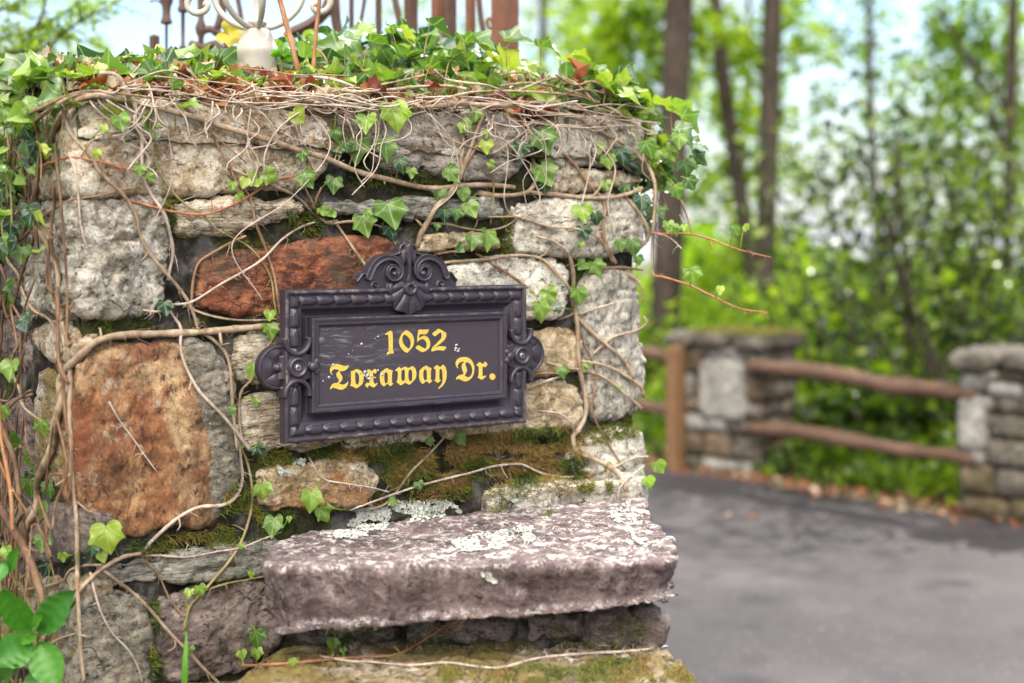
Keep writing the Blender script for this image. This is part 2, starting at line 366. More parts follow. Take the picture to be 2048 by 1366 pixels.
def paint_mat(name, base, rough=.42, wear=(.42, .36, .30), scuff=False):
    m, n, b = newmat(name); v = coords(n)
    c = mixc(n, .5, base, ramp(n, noise(n, v, 30, 5, .7), [(.3, (.7, .7, .7)), (.7, (1, 1, 1))]), 'MULTIPLY')
    g = n.nodes.new('ShaderNodeNewGeometry')
    w = math_(n, 'MULTIPLY', step(n, g.outputs['Pointiness'], .535, .60), step(n, noise(n, v, 45, 5, .7), .50, .64))
    c = mixc(n, math_(n, 'MULTIPLY', w, .6), c, wear)
    crease = math_(n, 'MULTIPLY', step(n, g.outputs['Pointiness'], .47, .42), .6)  # darker where the surface is concave
    c = mixc(n, crease, c, (.018, .015, .012))
    du = noise(n, v, 240, 3, .8); c = mixc(n, math_(n, 'MULTIPLY', step(n, du, .70, .76), .5), c, (.4, .37, .33))
    r = ramp(n, noise(n, v, 40, 5, .7), [(.3, (rough - .1,) * 3), (.7, (rough + .15,) * 3)])
    n.links.new(r, b.inputs['Roughness'])
    if scuff:
        at = n.nodes.new('ShaderNodeAttribute'); at.attribute_name = 'tint'
        vs = coords(n, (5, 5, 30), (0, .5, 0)); s = noise(n, vs, 5, 7, .72, .7)
        wisp = math_(n, 'MULTIPLY', math_(n, 'MULTIPLY', step(n, s, .52, .66), at.outputs['Fac']), .55)
        c = mixc(n, wisp, c, (.30, .36, .42))
    n.links.new(c, b.inputs['Base Color'])
    bump(n, b, noise(n, v, 120, 4, .7), .12, .001)
    return m
PURP = (.030, .025, .037)
M['frame'] = paint_mat('dark plum painted metal', PURP, .36)
M['plaque'] = paint_mat('dark plum painted plate', (.042, .034, .045), .38, scuff=True)
def gold_mat():
    m, n, b = newmat('gold lettering paint'); v = coords(n)
    c = ramp(n, noise(n, v, 160, 5, .75), [(.25, (.38, .27, .05)), (.5, (.53, .39, .07)), (.8, (.60, .48, .12))])
    n.links.new(c, b.inputs['Base Color']); b.inputs['Roughness'].default_value = .5; return m
M['gold'] = gold_mat()
def simple(name, c, rough=.5, metal=0.0, var=.3, scale=40):
    m, n, b = newmat(name); v = coords(n)
    k = ramp(n, noise(n, v, scale, 6, .7), [(.3, tuple(x * (1 - var) for x in c)), (.7, c)])
    n.links.new(k, b.inputs['Base Color']); b.inputs['Roughness'].default_value = rough; b.inputs['Metallic'].default_value = metal
    bump(n, b, noise(n, v, scale * 4, 4, .7), .25, .001)
    return m
M['steel'] = simple('bright screw steel', (.62, .63, .66), .3, 1.0, .3)
M['slot'] = simple('dark recess', (.01, .01, .012), .8)
M['chip'] = simple('white flaking chip', (.42, .40, .38), .8)
M['rust'] = simple('rusty iron', (.20, .085, .05), .75, .0, .45, 25)
M['rustdark'] = simple('dark rusty iron', (.11, .060, .045), .75, .0, .45, 25)
M['white'] = simple('weathered white paint', (.44, .41, .365), .55, 0, .25, 30)
M['rail'] = simple('weathered reddish wood', (.115, .062, .038), .85, 0, .45, 12)
M['post'] = simple('tan wooden post', (.18, .095, .04), .8, 0, .35, 12)
M['farstone'] = stone_mat('far grey stone', (.040, .034, .028), (.080, .072, .060), (.14, .128, .112), spots=.4, lichen=.3, scale=4)
M['farpale'] = stone_mat('far pale stone', (.14, .14, .135), (.21, .21, .205), (.27, .27, .265), spots=.2, lichen=.4, scale=4)
M['farbrown'] = stone_mat('far brown stone', (.045, .032, .022), (.085, .062, .042), (.14, .105, .075), spots=.4, lichen=.1, scale=4, stain=(.05, .05, .014), st_amt=.4)

def road_mat():
    m, n, b = newmat('worn asphalt'); v = coords(n)
    c = ramp(n, noise(n, v, .9, 5, .6, .4), [(.3, (.020, .018, .022)), (.52, (.041, .036, .041)), (.70, (.086, .076, .078))])
    c = mixc(n, .6, c, ramp(n, noise(n, v, 120, 3, .8), [(.3, (.35, .35, .35)), (.7, (1.35, 1.35, 1.35))]), 'MULTIPLY')
    sp = noise(n, v, 55, 2, .5); c = mixc(n, math_(n, 'MULTIPLY', step(n, sp, .66, .72), .7), c, (.24, .22, .21))
    vo = n.nodes.new('ShaderNodeTexVoronoi'); vo.feature = 'DISTANCE_TO_EDGE'; vo.inputs['Scale'].default_value = .45
    vv = n.nodes.new('ShaderNodeVectorMath'); vv.operation = 'ADD'
    no = n.nodes.new('ShaderNodeTexNoise'); no.inputs['Scale'].default_value = 2.5; n.links.new(v, no.inputs['Vector'])
    n.links.new(v, vv.inputs[0]); n.links.new(no.outputs['Color'], vv.inputs[1]); n.links.new(vv.outputs[0], vo.inputs['Vector'])
    c = mixc(n, math_(n, 'MULTIPLY', math_(n, 'MULTIPLY', step(n, vo.outputs['Distance'], .012, .003), step(n, noise(n, v, .7, 2, .5), .5, .6)), .8), c, (.018, .017, .018))
    n.links.new(c, b.inputs['Base Color']); b.inputs['Roughness'].default_value = .62
    b.inputs['Specular IOR Level'].default_value = .35
    bump(n, b, noise(n, v, 150, 3, .7), .6, .004); return m
M['road'] = road_mat()
def ground_mat():
    m, n, b = newmat('forest floor'); v = coords(n)
    c = ramp(n, noise(n, v, 3, 7, .7), [(.3, (.035, .05, .015)), (.5, (.08, .07, .035)), (.7, (.17, .11, .06))])
    n.links.new(c, b.inputs['Base Color']); b.inputs['Roughness'].default_value = .95
    bump(n, b, noise(n, v, 30, 5, .8), .8, .03); return m
M['ground'] = ground_mat()
# ------------------------------------------------------------------ stones
def resample_closed(P, h):
    P = np.asarray(P, float)
    for _ in range(1):
        Q = np.roll(P, -1, 0); P = np.stack([P * .86 + Q * .14, P * .14 + Q * .86], 1).reshape(-1, 2)
    Q = np.vstack([P, P[:1]]); L = np.r_[0, np.cumsum(np.linalg.norm(np.diff(Q, axis=0), axis=1))]
    n = max(12, int(L[-1] / h)); s = np.linspace(0, L[-1], n, endpoint=False)
    return np.stack([np.interp(s, L, Q[:, 0]), np.interp(s, L, Q[:, 1])], 1)

def edge_dist(X, B):
    A = B; C = np.roll(B, -1, 0); out = np.full(len(X), 1e9)
    for i in range(0, len(A)):
        ab = C[i] - A[i]; t = np.clip(((X - A[i]) @ ab) / (ab @ ab + 1e-12), 0, 1)
        out = np.minimum(out, np.linalg.norm(X - A[i] - t[:, None] * ab, axis=1))
    return out

def inside(X, B):
    c = np.zeros(len(X), bool); j = len(B) - 1
    for i in range(len(B)):
        xi, yi = B[i]; xj, yj = B[j]
        m = ((yi > X[:, 1]) != (yj > X[:, 1])) & (X[:, 0] < (xj - xi) * (X[:, 1] - yi) / (yj - yi + 1e-12) + xi); c ^= m; j = i
    return c

def stone_geo(poly, O, U, V, N, thick=.06, r=.011, bulge=.009, h=.0042, amp=1.0, seed=0, both=False, strata=0.0, side_in=0.0, ragged=.0026, grow=.0050, tilt=(0, 0), tfun=None):
    """a rough stone: outline `poly` in the plane (U, V), its worn face towards N, `thick` deep"""
    r *= .8; bulge *= .6
    B = resample_closed(poly, h)
    T = unit(np.roll(B, -1, 0) - np.roll(B, 1, 0)); Nn = np.stack([T[:, 1], -T[:, 0]], 1)
    area = .5 * np.sum(B[:, 0] * np.roll(B[:, 1], -1) - np.roll(B[:, 0], -1) * B[:, 1])
    if area < 0: B = B[::-1]; T = unit(np.roll(B, -1, 0) - np.roll(B, 1, 0)); Nn = np.stack([T[:, 1], -T[:, 0]], 1)
    B3 = np.c_[B, np.zeros(len(B))]
    B = B + Nn * (grow + ragged * fbm(B3 + seed, .05, seed, 3) + ragged * .4 * fbm(B3 + seed, .014, seed + 3, 2))[:, None]
    lo, hi = B.min(0), B.max(0)
    gx, gy = np.meshgrid(np.arange(lo[0], hi[0], h), np.arange(lo[1], hi[1], h))
    G = np.c_[gx.ravel(), gy.ravel()] + rng.uniform(-.22, .22, (gx.size, 2)) * h
    G = G[inside(G, B)]; 
    if len(G): d = edge_dist(G, B); G = G[d > h * .55]; d = d[d > h * .55]
    allp = np.vstack([B, G]); nb = len(B)
    res = delaunay_2d_cdt([Vector(p) for p in allp], [], [list(range(nb))], 1, 1e-7)
    P2 = np.array([tuple(p) for p in res[0]]); F = np.array([f for f in res[2] if len(f) == 3], int)
    dd = edge_dist(P2, B); dd[dd < 1e-6] = 0
    q = np.clip(1 - dd / r, 0, 1)
    z = -r + r * np.sqrt(np.maximum(0, 1 - q ** 2)) + bulge * (1 - np.exp(-dd / (2.2 * r)))
    cen = P2.mean(0); z = z + (P2[:, 0] - cen[0]) * tilt[0] + (P2[:, 1] - cen[1]) * tilt[1]
    # boundary order from output: keep original first nb verts
    top = np.c_[P2, z]; nB = nb
    rows = [np.arange(nB)]; Vl = [top]; base = len(top)
    ks = np.arange(1, max(2, int((thick - r) / (h * 1.8))) + 1); Fl = [F]
    zb = z[:nB]
    cB = B.mean(0)
    for k in ks:
        f = k / ks[-1]; zz = zb + (-thick - zb) * f
        off = -side_in * f
        Vl.append(np.c_[B + Nn * off, zz]); rows.append(np.arange(nB) + base); base += nB
    for a, b_ in zip(rows[:-1], rows[1:]):
        a2, b2 = np.roll(a, -1), np.roll(b_, -1)
        Fl.append(np.stack([a, b_, b2], 1)); Fl.append(np.stack([a, b2, a2], 1))
    if both:
        m = len(top); bot = top.copy(); bot[:, 2] = -thick + (-.35) * (z - (-r)); bot[:nB] = Vl[-1]
        mapi = np.arange(m) + base; mapi[:nB] = rows[-1]; Vl.append(bot); Fl.append(mapi[F[:, ::-1]]); base += m
    Vx = np.vstack(Vl); F = np.vstack(Fl)
    if tfun is not None: lowv = Vx[:, 2] < -r; Vx[lowv, 2] = -r + (Vx[lowv, 2] + r) * tfun(Vx[lowv, 0])
    Wd = O + Vx[:, 0:1] * U + Vx[:, 1:2] * V + Vx[:, 2:3] * N
    if np.dot(np.cross(U, V), N) < 0: F = F[:, ::-1]
    nn = normals(Wd, F); S = Wd + seed * 1.37
    a = amp * (.0050 * fbm(S, .095, seed, 2) + .0100 * (np.abs(vnoise(S, .075, seed + 41)) - .3) + .0042 * (np.abs(vnoise(S * np.array([1, 1, 1.5]), .030, seed + 43)) - .3) + .0010 * fbm(S, .012, seed + 5, 2))
    ridg = 1 - np.abs(vnoise(S * np.array([1, 1, 1.7]), .045, seed + 9)); a = a - amp * .0045 * np.clip(ridg - .86, 0, 1) / .14
    fac = vnoise(S, .06, seed + 21); a = a + amp * .0045 * (np.round(fac * 3) / 3 - fac) * 2.2
    if strata:
        ly = vnoise(S * np.array([.12, .12, 1.0]), .011, seed + 31); a = a + strata * .0032 * ly
    return Wd + nn * a[:, None], F

def stone(name, poly, O, U, V, N, mat, parent, **k):
    m = MB(); m.add(*stone_geo(poly, O, U, V, N, **k)); o = m.build(name, mat, parent); STONES.append(m); return o
STONES = []

pillar = thing('stone_pillar', 'rough mortared stone gate pillar carrying the address sign and draped with ivy vines', 'pillar')
FO = P0.copy()
def fpoly(pts): return [uv_face(*p) for p in pts]
face_stones = [
 # outline px, material, extra, label
 ([(152,216),(200,205),(400,207),(560,222),(640,232),(668,262),(668,300),(645,345),(600,376),(480,384),(330,389),(190,390),(152,385)], 'tan', dict(thick=.20, r=.014, bulge=.014, seed=91, amp=.6), 'long tan and grey lichened stone at the top'),
 ([(672,236),(720,222),(900,222),(1030,226),(1060,270),(1052,325),(1020,352),(960,354),(870,345),(800,338),(760,318),(725,285),(690,268)], 'purple', dict(seed=2, strata=.8, bulge=.014), 'purple grey schist stone under the vines'),
 ([(1098,232),(1190,228),(1283,234),(1288,270),(1285,318),(1240,336),(1180,332),(1110,337),(1085,310),(1088,260)], 'cream', dict(thick=.22, seed=3, bulge=.014), None),
 ([(1105,342),(1240,344),(1286,350),(1280,366),(1200,374),(1110,382),(1092,360)], 'tan', dict(seed=4, thick=.2, r=.010, bulge=.006), None),
 ([(152,398),(250,392),(320,400),(345,440),(347,500),(340,560),(322,620),(250,642),(185,640),(152,622)], 'grey', dict(thick=.235, r=.022, bulge=.016, seed=5, amp=1.3), 'big rounded grey stone at the corner'),
 ([(352,402),(470,396),(580,400),(612,410),(590,432),(520,452),(440,464),(355,463),(345,430)], 'banded', dict(seed=6, strata=2, r=.012), None),
 ([(637,403),(720,402),(840,396),(1000,400),(1012,415),(1008,429),(900,433),(760,431),(660,429)], 'strip', dict(seed=7, r=.008, bulge=.004, strata=2), None),
 ([(1025,408),(1150,400),(1250,400),(1284,412),(1288,465),(1280,495),(1225,508),(1120,505),(1030,504),(1020,480),(1028,450)], 'cream', dict(thick=.22, seed=8, bulge=.016), 'white and black speckled granite stone'),
 ([(842,474),(930,466),(1000,471),(1004,492),(930,498),(845,503),(838,490)], 'ochre', dict(seed=9, r=.007, bulge=.004), None),
 ([(400,515),(430,506),(500,502),(540,497),(640,488),(740,478),(800,480),(830,510),(830,560),(700,598),(560,628),(470,627),(405,616),(394,590),(412,560),(400,535)], 'red', dict(seed=10, bulge=.010, amp=.8), 'rust red stone left of the sign crest'),
 ([(880,532),(1000,520),(1110,524),(1137,545),(1137,600),(1120,637),(1050,642),(900,645),(860,600)], 'cream', dict(seed=11, bulge=.010), None),
 ([(1172,556),(1225,542),(1270,545),(1286,600),(1289,680),(1287,760),(1277,822),(1240,840),(1195,832),(1175,790),(1170,700),(1160,620)], 'tall', dict(thick=.2, seed=12, bulge=.016, r=.015, amp=1.3), 'tall upright grey stone at the right corner'),
 ([(1000,668),(1120,660),(1156,680),(1158,732),(1120,750),(1000,752)], 'ochre', dict(seed=13, strata=1, bulge=.012), None),
 ([(880,790),(1030,772),(1100,764),(1150,775),(1166,810),(1160,846),(1100,857),(1000,864),(900,872),(860,830)], 'ochre', dict(seed=14, bulge=.013, amp=1.2), None),
 ([(480,673),(560,668),(640,680),(640,760),(540,767),(485,766),(470,720)], 'banded', dict(seed=15, r=.012), None),
 ([(490,800),(560,795),(640,800),(690,870),(620,900),(500,896),(485,840)], 'banded', dict(seed=16, strata=1.2, r=.012), None),
 ([(690,866),(860,848),(866,878),(770,892),(700,894)], 'tan', dict(seed=17, r=.009, bulge=.005), None),
 ([(522,945),(560,932),(640,922),(720,927),(762,960),(722,1012),(600,1020),(550,1024),(522,1002)], 'ochre', dict(seed=18, strata=.8, r=.012), None),
 ([(155,742),(200,705),(300,687),(370,682),(440,722),(462,790),(470,870),(460,950),(440,1002),(432,1052),(330,1047),(280,1078),(200,1068),(165,1000),(154,900)], 'orange', dict(thick=.07, r=.014, bulge=.012, seed=19, amp=.75), 'big rust orange stone with a grey right edge'),
 ([(195,1132),(350,1112),(470,1096),(562,1086),(566,1130),(470,1147),(350,1157),(215,1177),(195,1157)], 'strip', dict(seed=20, strata=1.6, r=.008, bulge=.004), 'long thin grey slate stone'),
 ([(156,1192),(230,1182),(290,1202),(308,1280),(302,1400),(300,1560),(158,1570)], 'bright', dict(thick=.08, seed=21, bulge=.012), None),
 ([(320,1202),(380,1182),(520,1162),(560,1200),(560,1300),(480,1347),(340,1364),(312,1310)], 'dusk', dict(seed=22, bulge=.014, r=.014), 'dark purple grey stone beside the slab'),
 ([(1150,884),(1230,864),(1283,862),(1289,910),(1283,962),(1250,982),(1170,978),(1140,930)], 'cream', dict(thick=.2, seed=23, bulge=.012), None),
 ([(330,1385),(540,1365),(700,1370),(700,1560),(330,1570)], 'grey', dict(seed=24, h=.007), None),
]
for pts, mt, k, lab in face_stones:
    o = stone('stone', fpoly(pts), FO, UX, UP, NX, M[mt], pillar, **k)
    if lab: o['label'] = lab
# grey slab of rock that shows on the right of the orange stone
o = stone('stone', fpoly([(372,683),(430,700),(462,760),(474,870),(468,960),(440,1030),(425,1048),(415,980),(420,900),(408,830),(380,740)]), FO + NX * .006, UX, UP, NX, M['bright'], pillar, seed=40, r=.014, bulge=.016)
# left side of the pillar, going back
SO = C0 - US * 0.0
def spoly(pts):
    out = []
    for p in pts:
        q = on_plane(p[0], p[1], C0 + NS * .0, NS); out.append(np.array([np.dot(q - C0, US), q[2]]))
    return out
side_stones = [  # mostly dark stones; the side's deep shade is put into their colour
 ([(60,650),(120,636),(146,665),(150,700),(135,728),(95,728),(62,695)], 'tan', dict(seed=50, bulge=.02)),
 ([(10,250),(70,240),(112,235),(118,300),(110,375),(60,380),(8,382)], 'grey', dict(seed=51)),
 ([(0,400),(48,398),(52,470),(50,560),(44,610),(2,600)], 'dusk', dict(seed=52)),
 ([(0,640),(48,632),(54,700),(50,735),(0,735)], 'dusk', dict(seed=53)),
 ([(66,750),(146,745),(148,850),(146,960),(100,985),(60,950)], 'low', dict(seed=54)),
 ([(0,800),(54,790),(54,900),(48,985),(0,985)], 'dusk', dict(seed=55)),
 ([(0,1010),(80,1010),(150,1020),(150,1110),(80,1130),(0,1120)], 'dusk', dict(seed=56)),
 ([(0,1150),(70,1150),(150,1150),(150,1330),(60,1340),(0,1330)], 'low', dict(seed=57)),
]
for pts, mt, k in side_stones:
    stone('stone', spoly(pts), C0 + NS * -.004, US, UP, NS, M[mt], pillar, thick=.05, r=.02, h=.006, **k)

def masonry(parent, O, U, N, w, z0, z1, mats, seed, rows=(.09, .2), cols=(.14, .36), h=.012, thick=.05, r=.02, name='stone'):
    q = random.Random(seed); z = z0; n = 0
    while z < z1 - .04:
        hh = min(q.uniform(*rows), z1 - z)
        if z1 - z - hh < .05: hh = z1 - z
        x = 0
        while x < w - .03:
            ww = min(q.uniform(*cols), w - x)
            if w - x - ww < .07: ww = w - x
            g = .009; j = lambda: q.uniform(-.008, .008)
            p = [(x + g + j(), z + g + j()), (x + ww / 2, z + g + j()), (x + ww - g + j(), z + g + j()), (x + ww - g + j(), z + hh / 2), (x + ww - g + j(), z + hh - g + j()), (x + ww / 2, z + hh - g + j()), (x + g + j(), z + hh - g + j()), (x + g + j(), z + hh / 2)]
            m = MB(); m.add(*stone_geo(p, O, U, UP, N, thick=thick, r=r, bulge=q.uniform(.008, .022), h=h, seed=seed * 100 + n, amp=1.3)); m.build(name, q.choice(mats), parent); n += 1
            x += ww
        z += hh
# right and back faces of the pillar (seen only from beside it), coarse
masonry(pillar, C1 - NX * .22, -NX, UX, .38, 0, 1.68, [M['grey'], M['tan'], M['cream']], 3, h=.02)
masonry(pillar, C1 - NX * .62, -UX, -NX, W, 0, 1.68, [M['grey'], M['tan'], M['ochre']], 4, h=.03, rows=(.15, .3), cols=(.2, .45))
# lower front, below the picture
masonry(pillar, C0, UX, NX, W, 0, .58, [M['grey'], M['tan'], M['dusk']], 5, h=.02, rows=(.15, .25))

def grid_face(O, U, V, N, w, h_, s, amp, seed):
    nu, nv = int(w / s) + 1, int(h_ / s) + 1
    a, b_ = np.meshgrid(np.linspace(0, w, nu), np.linspace(0, h_, nv)); a, b_ = a.ravel(), b_.ravel()
    P = O + a[:, None] * U + b_[:, None] * V; P = P + N * (amp * fbm(P, .05, seed, 4))[:, None]
    i = (np.arange(nv - 1)[:, None] * nu + np.arange(nu - 1)[None, :]).ravel()
    F = np.stack([i, i + 1, i + nu + 1, i + nu], 1)
    if np.dot(np.cross(U, V), N) < 0: F = F[:, ::-1]
    return P, F
core = MB()
ins = .013
core.add(*grid_face(C0 - NX * ins + UX * .012, UX, UP, NX, W - .024, 1.69, .006, .006, 60))
core.add(*grid_face(C0 - NX * ins + UX * .012, US, UP, NS, .62, 1.69, .01, .006, 61))
core.add(*grid_face(C0 - NX * ins + UX * (W - .012), US, UP, UX, .62, 1.69, .012, .004, 62))
core.add(*grid_face(C0 - NX * .63, UX, UP, -NX, W, 1.69, .03, .004, 63))
core.add(*grid_face(C0 - NX * ins + UX * .012 + UP * 1.69, UX, -NX, UP, W - .024, .62, .012, .006, 64))
core.build('mortar_core', M['mortar'], pillar); STONES.append(core)

# the low wall that comes forward from the pillar, with its two cap slabs
lowwall = thing('low_stone_wall', 'low stone wall stepping towards the viewer with thick lichen covered cap slabs', 'wall')
XA, YA = np.array([1.0, 0, 0]), np.array([0, 1.0, 0])
def top_poly(pts, z): return [tuple(flat_at(px, py, z)[:2]) for px, py in pts]
slabz = 1.060
sp_ = [(-.335, 2.10), (-.20, 2.22), (.0, 2.37), (.12, 2.46), (.205, 2.54), (.222, 2.45), (.222, 2.25), (.235, 2.10), (.226, 1.945), (.10, 1.905), (-.10, 1.90), (-.25, 1.895), (-.312, 1.878), (-.338, 1.95)]
o = stone('cap_slab', sp_, np.array([0, 0, slabz]), XA, YA, UP, M['slab'], lowwall, thick=.068, r=.006, bulge=.003, h=.0040, amp=.75, seed=70, both=True, ragged=.008, side_in=.020, tilt=(.0, -.02), tfun=lambda x: 1.2 - (x + .33) * .95)
o['label'] = 'thick plum coloured slab with white lichen'
lp = [(-.40, 1.62), (-.34, 2.02), (-.1, 2.1), (.18, 2.2), (.21, 2.0), (.235, 1.93), (.232, 1.80), (.15, 1.55), (.0, 1.42), (-.2, 1.35), (-.36, 1.4)]
o = stone('cap_slab', lp, np.array([0, 0, .925]), XA, YA, UP, M['low'], lowwall, thick=.07, r=.014, bulge=.006, h=.0055, amp=1.3, seed=71, both=True, ragged=.012)
o['label'] = 'lower mossy cap slab with yellow moss'
# thin ledge stone behind the slab, against the pillar
o = stone('stone', [(-.05, 2.36), (.10, 2.46), (.215, 2.55), (.235, 2.49), (.20, 2.44), (.05, 2.36), (-.04, 2.31)], np.array([0, 0, 1.085]), XA, YA, UP, M['grey'], lowwall, thick=.05, r=.010, bulge=.004, seed=72, both=True)
# rubble between the two slabs
body = MB()
def box_rough(b, lo, hi, s, amp, seed):
    lo, hi = np.array(lo, float), np.array(hi, float); d = hi - lo
    for O, U, V, N, w, h_ in (((lo[0], lo[1], lo[2]), XA, UP, -YA, d[0], d[2]), ((lo[0], hi[1], lo[2]), XA, UP, YA, d[0], d[2]),
                              ((lo[0], lo[1], lo[2]), YA, UP, -XA, d[1], d[2]), ((hi[0], lo[1], lo[2]), YA, UP, XA, d[1], d[2]), ((lo[0], lo[1], hi[2]), XA, YA, UP, d[0], d[1])):
        b.add(*grid_face(np.array(O), U, V, N, w, h_, s, amp, seed))
box_rough(body, (-.28, 2.03, .86), (.19, 2.40, .99), .008, .010, 73)
box_rough(body, (-.30, 1.48, 0), (.17, 2.35, .86), .03, .010, 74)
body.build('mortar_core', M['mortar'], lowwall); STONES.append(body)
for i, (x0, x1, z0, z1, yy) in enumerate([(-.29, -.17, .925, .965, 2.015), (-.15, .0, .925, .960, 2.02), (.02, .10, .93, .968, 2.015), (.11, .205, .925, .966, 2.01)]):
    p = [(x0, z0), (x1, z0 + .004), (x1 + .003, z1 - .006), ((x0 + x1) / 2, z1), (x0 + .004, z1 - .003)]
    stone('stone', p, np.array([0, yy, 0]), XA, UP, -YA, M['dusk'], lowwall, thick=.12, r=.012, bulge=.008, seed=80 + i, amp=1.3)  # dark stone colour stands for the shade in the recess
masonry(lowwall, np.array([.175, 1.50, 0]), YA, XA, .80, .0, .85, [M['grey'], M['low'], M['tan']], 6, h=.02)
masonry(lowwall, np.array([-.30, 1.475, 0]), XA, -YA, .47, .0, .85, [M['grey'], M['low'], M['dusk']], 7, h=.02)
masonry(lowwall, np.array([-.305, 2.1, 0]), -YA, -XA, .6, .0, .85, [M['grey'], M['low'], M['dusk']], 8, h=.02)

# surface look-up used to lay vines, leaves and moss on the stones
_b = MB()
for m in STONES: _b.add(*m.arrays())
_V, _F = _b.arrays()
BVH = BVHTree.FromPolygons([tuple(v) for v in _V], [tuple(int(i) for i in f) for f in _F])
def hit(px, py, maxd=4.0):
    d = ray(px, py); L = np.linalg.norm(d); h_ = BVH.ray_cast(Vector(CAM), Vector(d / L), maxd)
    if h_[0] is None: return None, None
    n = np.array(h_[1]); 
    if np.dot(n, d) > 0: n = -n
    return np.array(h_[0]), n
# ------------------------------------------------------------------ the address sign
SOFF = .042
def S_(px, py, off=SOFF + .02): return uv_face(px, py, off)
tl, tr, bl, br = [S_(px, py, SOFF + .012) for px, py in ((570, 579), (1055, 570), (570, 887), (1055, 847))]
u0, u1 = (tl[0] + bl[0]) / 2, (tr[0] + br[0]) / 2; zt, zb_ = (tl[1] + tr[1]) / 2, (bl[1] + br[1]) / 2
print('SIGN', tl, tr, bl, br)
sign = thing('address_sign', 'dark plum cast metal address plaque reading 1052 Toxaway Dr. in gold blackletter', 'sign')
def SW(u, z, n): # sign coordinates to world
    u, z, n = np.asarray(u, float), np.asarray(z, float), np.asarray(n, float)
    return P0 * np.array([1, 1, 0]) + u[..., None] * UX + z[..., None] * UP + (SOFF + n)[..., None] * NX
prof = [(0, -.006), (0, .006), (.0015, .0105), (.0025, .012), (.0065, .012), (.0075, .010), (.009, .0085)]
for i in range(1, 12):
    f = i / 12; prof.append((.009 + .017 * f, ('b', f)))
prof += [(.0262, .0085), (.0275, .0075), (.0285, .0078), (.0300, .0055), (.033, .002), (.037, -.001), (.0405, -.0022), (.0425, -.0022), (.0432, .002), (.0434, .0145), (.0440, .0158), (.0455, .0162), (.0500, .0158), (.0510, .0150), (.0520, .0160), (.0545, .0150), (.0560, .0135), (.0572, .0118), (.0580, .0100)]
def bead_h(a, f, L, p=.0295):
    k = (a % p) / p; s = np.sqrt(np.clip(1 - (2 * k - 1) ** 6, 0, 1)); arc = math.sqrt(max(0, 1 - (2 * f - 1) ** 2))
    narrow = np.clip((1 - np.abs(2 * f - 1)) * 2.2 - (np.clip(k - .62, 0, 1) * 3.4), 0, 1)
    return .0065 + arc * (.0062 * s * (.35 + .65 * narrow) + .0012)
frame = MB()
Wd_, Hd_ = u1 - u0, zt - zb_
for side in range(4):
    L = Wd_ if side % 2 == 0 else Hd_; nn_ = int(L / .0009)
    t = np.linspace(0, 1, nn_); rows = []
    for d, hh in prof:
        a = d + (L - 2 * d) * t
        hgt = bead_h(a + .004, hh[1], L) if isinstance(hh, tuple) else np.full(nn_, hh)
        if side == 0: u, z = u0 + a, np.full(nn_, zt - d)
        elif side == 1: u, z = np.full(nn_, u1 - d), zt - a
        elif side == 2: u, z = u1 - a, np.full(nn_, zb_ + d)
        else: u, z = np.full(nn_, u0 + d), zb_ + a
        rows.append(SW(u, z, hgt))
    V = np.vstack(rows); m = len(prof); i = (np.arange(m - 1)[:, None] * nn_ + np.arange(nn_ - 1)[None, :]).ravel()
    frame.add(V, np.stack([i, i + nn_, i + nn_ + 1, i + 1], 1))
# plain back of the casting
bk = SW(np.array([u0, u1, u1, u0]), np.array([zb_, zb_, zt, zt]), np.full(4, -.006)); frame.add(bk, np.array([[0, 1, 2, 3]]))
frame.build('frame', M['frame'], sign)
pm = MB(); pu0, pu1, pz0, pz1 = u0 + .0579, u1 - .0579, zb_ + .0579, zt - .0579
nu, nv = 160, 80; a, b_ = np.meshgrid(np.linspace(pu0, pu1, nu), np.linspace(pz0, pz1, nv)); a, b_ = a.ravel(), b_.ravel()
i = (np.arange(nv - 1)[:, None] * nu + np.arange(nu - 1)[None, :]).ravel()
fx, fz = (a - pu0) / (pu1 - pu0), (b_ - pz0) / (pz1 - pz0)
scuffmask = np.clip(1.15 - fx * 1.9, 0, 1) * np.clip((fz - .22) * 3, 0, 1)
pm.add(SW(a, b_, .0102 + 0 * a), np.stack([i, i + 1, i + nu + 1, i + nu], 1), tint=scuffmask); pm.build('plaque', M['plaque'], sign)

# lettering, traced glyph by glyph
def gl(org, pts): return [(org[0] + x / 8.54, org[1] + y / 8.54) for x, y in pts]
A_, B_, C_ = (640, 640), (740, 630), (830, 650)
num = [
 (gl(B_, [(255,325),(300,292),(340,268),(362,272),(378,290),(388,340),(388,600),(402,632),(398,655),(340,662),(300,675),(285,675),(283,662),(290,645),(315,625),(320,560),(312,345),(295,332),(265,342)]), None),
 (gl(B_, [(610,258),(645,268),(680,290),(715,322),(738,365),(752,430),(745,490),(725,545),(685,595),(630,650),(590,628),(548,588),(515,540),(498,490),(495,450),(505,390),(530,340),(565,295)]), gl(B_, [(575,332),(615,348),(650,375),(680,415),(695,470),(692,520),(680,555),(660,577),(625,555),(590,520),(562,475),(549,420),(553,370)])),
 (gl(B_, [(822,248),(985,250),(990,243),(1003,245),(1003,262),(965,330),(840,328),(832,400),(880,368),(925,350),(960,362),(995,390),(1020,440),(1028,495),(1018,545),(990,585),(945,618),(880,635),(768,565),(822,510),(940,582),(962,545),(966,490),(950,450),(925,420),(885,405),(840,430),(800,462),(806,400),(815,330)]), None),
 (gl(B_, [(1055,320),(1165,232),(1190,240),(1300,305),(1299,360),(1285,405),(1255,440),(1200,487),(1120,545),(1085,572),(1130,548),(1180,532),(1240,532),(1308,545),(1262,612),(1200,600),(1140,600),(1090,612),(1050,625),(1045,600),(1060,555),(1130,490),(1190,430),(1215,395),(1222,360),(1215,295),(1190,300),(1105,370)]), None)]
